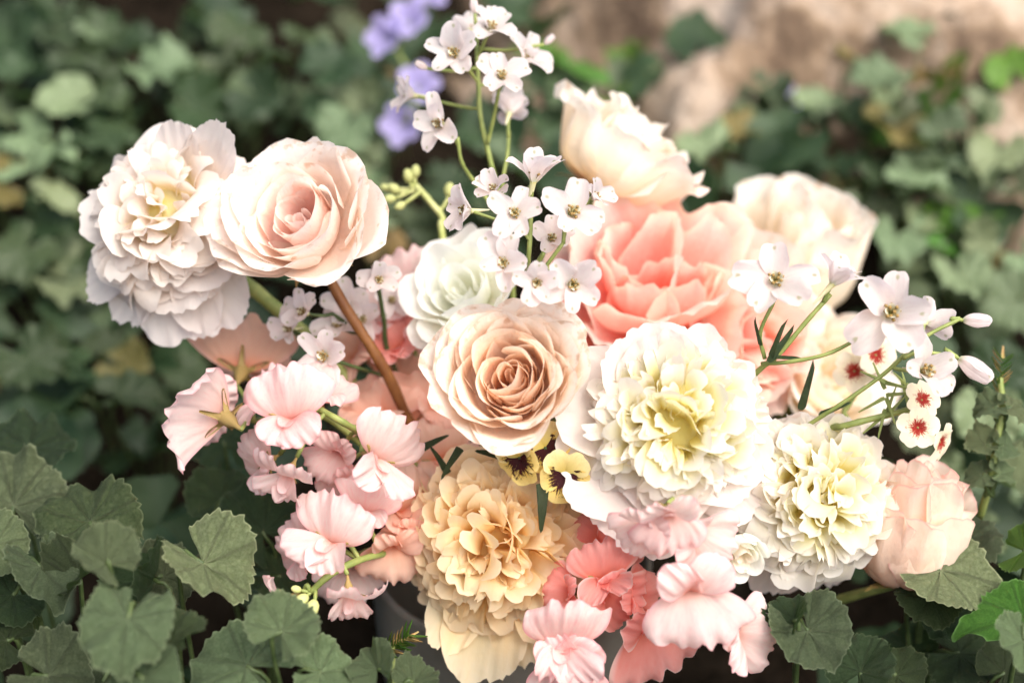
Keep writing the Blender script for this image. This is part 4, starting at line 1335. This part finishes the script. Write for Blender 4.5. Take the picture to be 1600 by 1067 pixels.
# ------------------------------------------------------------------ phlox and violas
def small_flower(root, name, px, py, dz, size, face, roll, mats, n=5, W=.95, op=5, angs=None, scales=None, sp=None, stem_m='stem', tube=None):
    R = size * K * (DIST - dz)
    M = frame(P(px, py, dz), face, roll) @ S(R)
    e = Geo().lathe([(0, .06), (.05, .05), (.07, 0), (.06, -.4), (.04, -.8), (.03, -.85)], None, 8)
    fl = put(name, e.mesh(name, M_[tube or stem_m]), root, M)
    for k in range(n):
        a = (angs[k] if angs else k * 360 / n)
        s = scales[k] if scales else 1
        V, F, UV = petal(drng, L=1, W=W, base=.12, side=.62, rnd=.5, notch=.05 * drng.random(), prof=((0, op + 25), (.3, op + 6), (1, op - 22), (1.2, op - 30)), cup=.25, ruf=.025, rk=1.6, nx=11, ny=9)
        put('petal', build('petal', V, F, UV, M_[mats[k % len(mats)]]), fl, M @ T(0, 0, .004 * k) @ Rz(a) @ T(0, .03, 0) @ S(s))
    if sp:
        b0 = M @ Vector((0, 0, -.8))
        q = min(sp, key=lambda p: (p - b0).length)
        put('flower_stalk', Geo().tube([b0, b0.lerp(q, .5), q], .0009, .0011, seg=6, n=3).mesh('flower_stalk', M_[stem_m]), fl)


ph_pts = [P(1420, 640, .03), P(1380, 650, .03), P(1320, 665, .03), P(1240, 690, .01), VASE]
ph = thing('phlox', 'phlox sprig with cream flowers and red eyes above the pink rose', 'phlox', VASE + Vector((0, 0, -.02)), 'phlox sprigs')
put('stem', Geo().tube(ph_pts, .0014, .0018, seg=8, n=6).mesh('stem', M_['stem']), ph)
psp = spline(ph_pts[:4], 10)
for a in [(1434, 668, .05, 34, (-.1, -.05, .98), 5), (1440, 625, .04, 32, (.3, .3, .85), 20), (1468, 690, .035, 34, (.7, -.3, .5), 0)]:
    small_flower(ph, 'floret', *a, mats=['phlox'], sp=psp, tube='calyx')
for k in range(16):
    b = P(1395 + 22 * math.cos(k * 2.1), 625 + 28 * math.sin(k * 1.7), .03)
    V, F, UV = petal(drng, L=.016, W=.0022, base=.8, side=.1, rnd=1, prof=((0, 20), (1, -20), (1.2, -20)), cup=.4, nx=4, ny=6)
    put('leaf', build('narrow_leaf', V, F, UV, M_['stem']), ph, frame(b, (math.cos(k * 2.1), .3, .8), k * 47))
ph_pts = [P(1345, 600, -.02), P(1320, 640, -.02), P(1270, 690, -.02), VASE]
ph = thing('phlox', 'phlox sprig behind the large right delphinium flower, slightly blurred', 'phlox', VASE + Vector((0, 0, -.02)), 'phlox sprigs')
put('stem', Geo().tube(ph_pts, .0014, .0018, seg=8, n=6).mesh('stem', M_['stem']), ph)
psp = spline(ph_pts[:3], 10)
for a in [(1368, 555, .0, 36, (.3, .2, .9), 10), (1335, 580, -.01, 34, (-.3, .1, .9), 30)]:
    small_flower(ph, 'floret', *a, mats=['phlox'], sp=psp, tube='calyx')

VI = dict(n=5, angs=[0, 72 - 40, -32, 110, 180], scales=[.9, 1, 1, .95, 1.1])


def viola(label, px, py, dz, size, face, roll):
    base = VASE + Vector((0, 0, -.02))
    root = thing('viola', label, 'viola', base, 'yellow violas')
    pts = [P(px, py + 5, dz - .02), P(px + 10, py + 40, dz - .035), base]
    put('stem', Geo().tube(pts, .0011, .0014, seg=6, n=5).mesh('stem', M_['stem_dark']), root)
    small_flower(root, 'blossom', px, py, dz, size, face, roll, mats=['viola', 'viola_plain', 'viola_plain', 'viola', 'viola'], n=5, W=1.05, op=8, angs=[180, 40, -40, 108, -108], scales=[1.1, 1.0, 1.0, .92, .92], stem_m='stem_dark')


viola('yellow viola with dark blotch, closest to the large white peony', 882, 740, .05, 44, (.05, -.30, .95), 8)
viola('yellow viola turned away under the peach rose', 812, 715, .05, 42, (-.5, -.35, .75), -20)
viola('yellow viola tucked between the other two violas', 852, 700, .045, 44, (-.1, .1, .95), -35)

# dark slim leaves in the heart of the bouquet
dl = thing('dark_foliage_sprig', 'dark pointed leaves hanging under the violas', 'foliage', VASE + Vector((0, 0, -.02)))
put('stem', Geo().tube([P(850, 745, .02), P(840, 800, .0), VASE], .0012, .0014, seg=6, n=5).mesh('stem', M_['stem_dark']), dl)
for (px, py, dz, L, W, face, roll) in [(848, 755, .05, 82, 26, (.1, .0, .98), 182), (795, 715, .03, 60, 20, (-.2, .3, .9), -75), (720, 700, .03, 60, 18, (-.2, .3, .9), 210), (700, 740, .02, 55, 16, (.2, .3, .9), -30), (880, 790, .01, 70, 30, (.2, .3, .9), 120), (660, 700, .02, 50, 16, (.2, .3, .9), 60)]:
    k_ = K * (DIST - dz)
    V, F, UV = petal(drng, L=L * k_, W=W * k_, base=.3, side=.05, rnd=1.0, prof=((0, 10), (.5, 0), (1, -25), (1.2, -30)), cup=.5, nx=7, ny=9, wp=.8, narrow=.3)
    put('leaf', build('slim_leaf', V, F, UV, M_['leaf_dark']), dl, frame(P(px, py, dz), face, roll))


# ------------------------------------------------------------------ things growing in the bank
def bell(label, pts):
    base = Vector(on_terrain(pts[-1][0], pts[-1][1] + 60))
    root = thing('wild_bellflower', label, 'bellflower', base, 'purple bellflowers')
    ws = [P(*p[:3]) for p in pts]
    put('stem', Geo().tube(ws + [base], .0012, .0014, seg=6, n=5).mesh('stem', M_['stem']), root)
    for i, p in enumerate(pts):
        small_flower(root, 'blossom', p[0], p[1], p[2], 44, p[3], i * 30, mats=['bluebell'], n=5, W=.7, op=38)


bell('purple bellflowers, blurred, left of the tall delphinium', [(665, 8, -.34, (.2, .6, .7)), (640, 40, -.33, (-.1, .3, .9)), (612, 62, -.33, (-.5, .1, .8)), (652, 140, -.32, (.1, .3, .9)), (634, 195, -.31, (-.3, -.1, .9))])
bell('single faded purple bellflower far right of the cream rose', [(1226, 170, -.40, (.2, .5, .8))])


def spiky(label, px, py, dz, w, n=26, stem=None, seed=0, direction=(.6, .6, .3)):
    r_ = np.random.default_rng(seed)
    c = P(px, py, dz)
    base = Vector((c.x, c.y, float(height(c.x, c.y)))) if stem is None else P(*stem[-1])
    root = thing('spiky_bud_cluster', label, 'plant', base, None)
    put('stem', Geo().tube([c] + ([P(*q) for q in stem] if stem else [c.lerp(base, .5), base]), .0016, .002, seg=7, n=6).mesh('stem', M_['stem']), root)
    k_ = K * (DIST - dz)
    for q_ in (stem or [])[:-1]:
        for sg in (-1, 1):
            add_leaf(root, P(q_[0], q_[1] + 8, q_[2]), P(q_[0] + sg * 14, q_[1] - 4, q_[2] + .004), (sg * .4, .6, .6), sg * 70, 30 * K * DIST, 'leaf_pale')
    ax_ = cv(*direction)
    for i in range(n):
        f = i / n
        V, F, UV = petal(r_, L=w * k_ * r_.uniform(.28, .42), W=w * k_ * .085, base=.9, side=.05, rnd=1.1, prof=((0, 30), (1, 65), (1.2, 70)), cup=.5, nx=4, ny=6)
        d = frame(c + ax_ * (f - .4) * w * k_ * .75, direction, i * 137.5)
        put('leaf', build('bract', V, F, UV, M_['leaf_bright'] if i % 3 else M_['calyx']), root, d)
    return root


spiky('green spiky bud cluster in front of the vase at the bottom edge', 612, 1010, .05, 85, 34, seed=3, direction=(.75, .5, .3))
spiky('upright green stalk with spiky tip at the right edge', 1562, 590, .0, 75, 22, stem=[(1566, 640, .0), (1554, 700, .0), (1549, 745, .0), (1530, 810, -.02)], seed=5, direction=(.1, .95, .2))
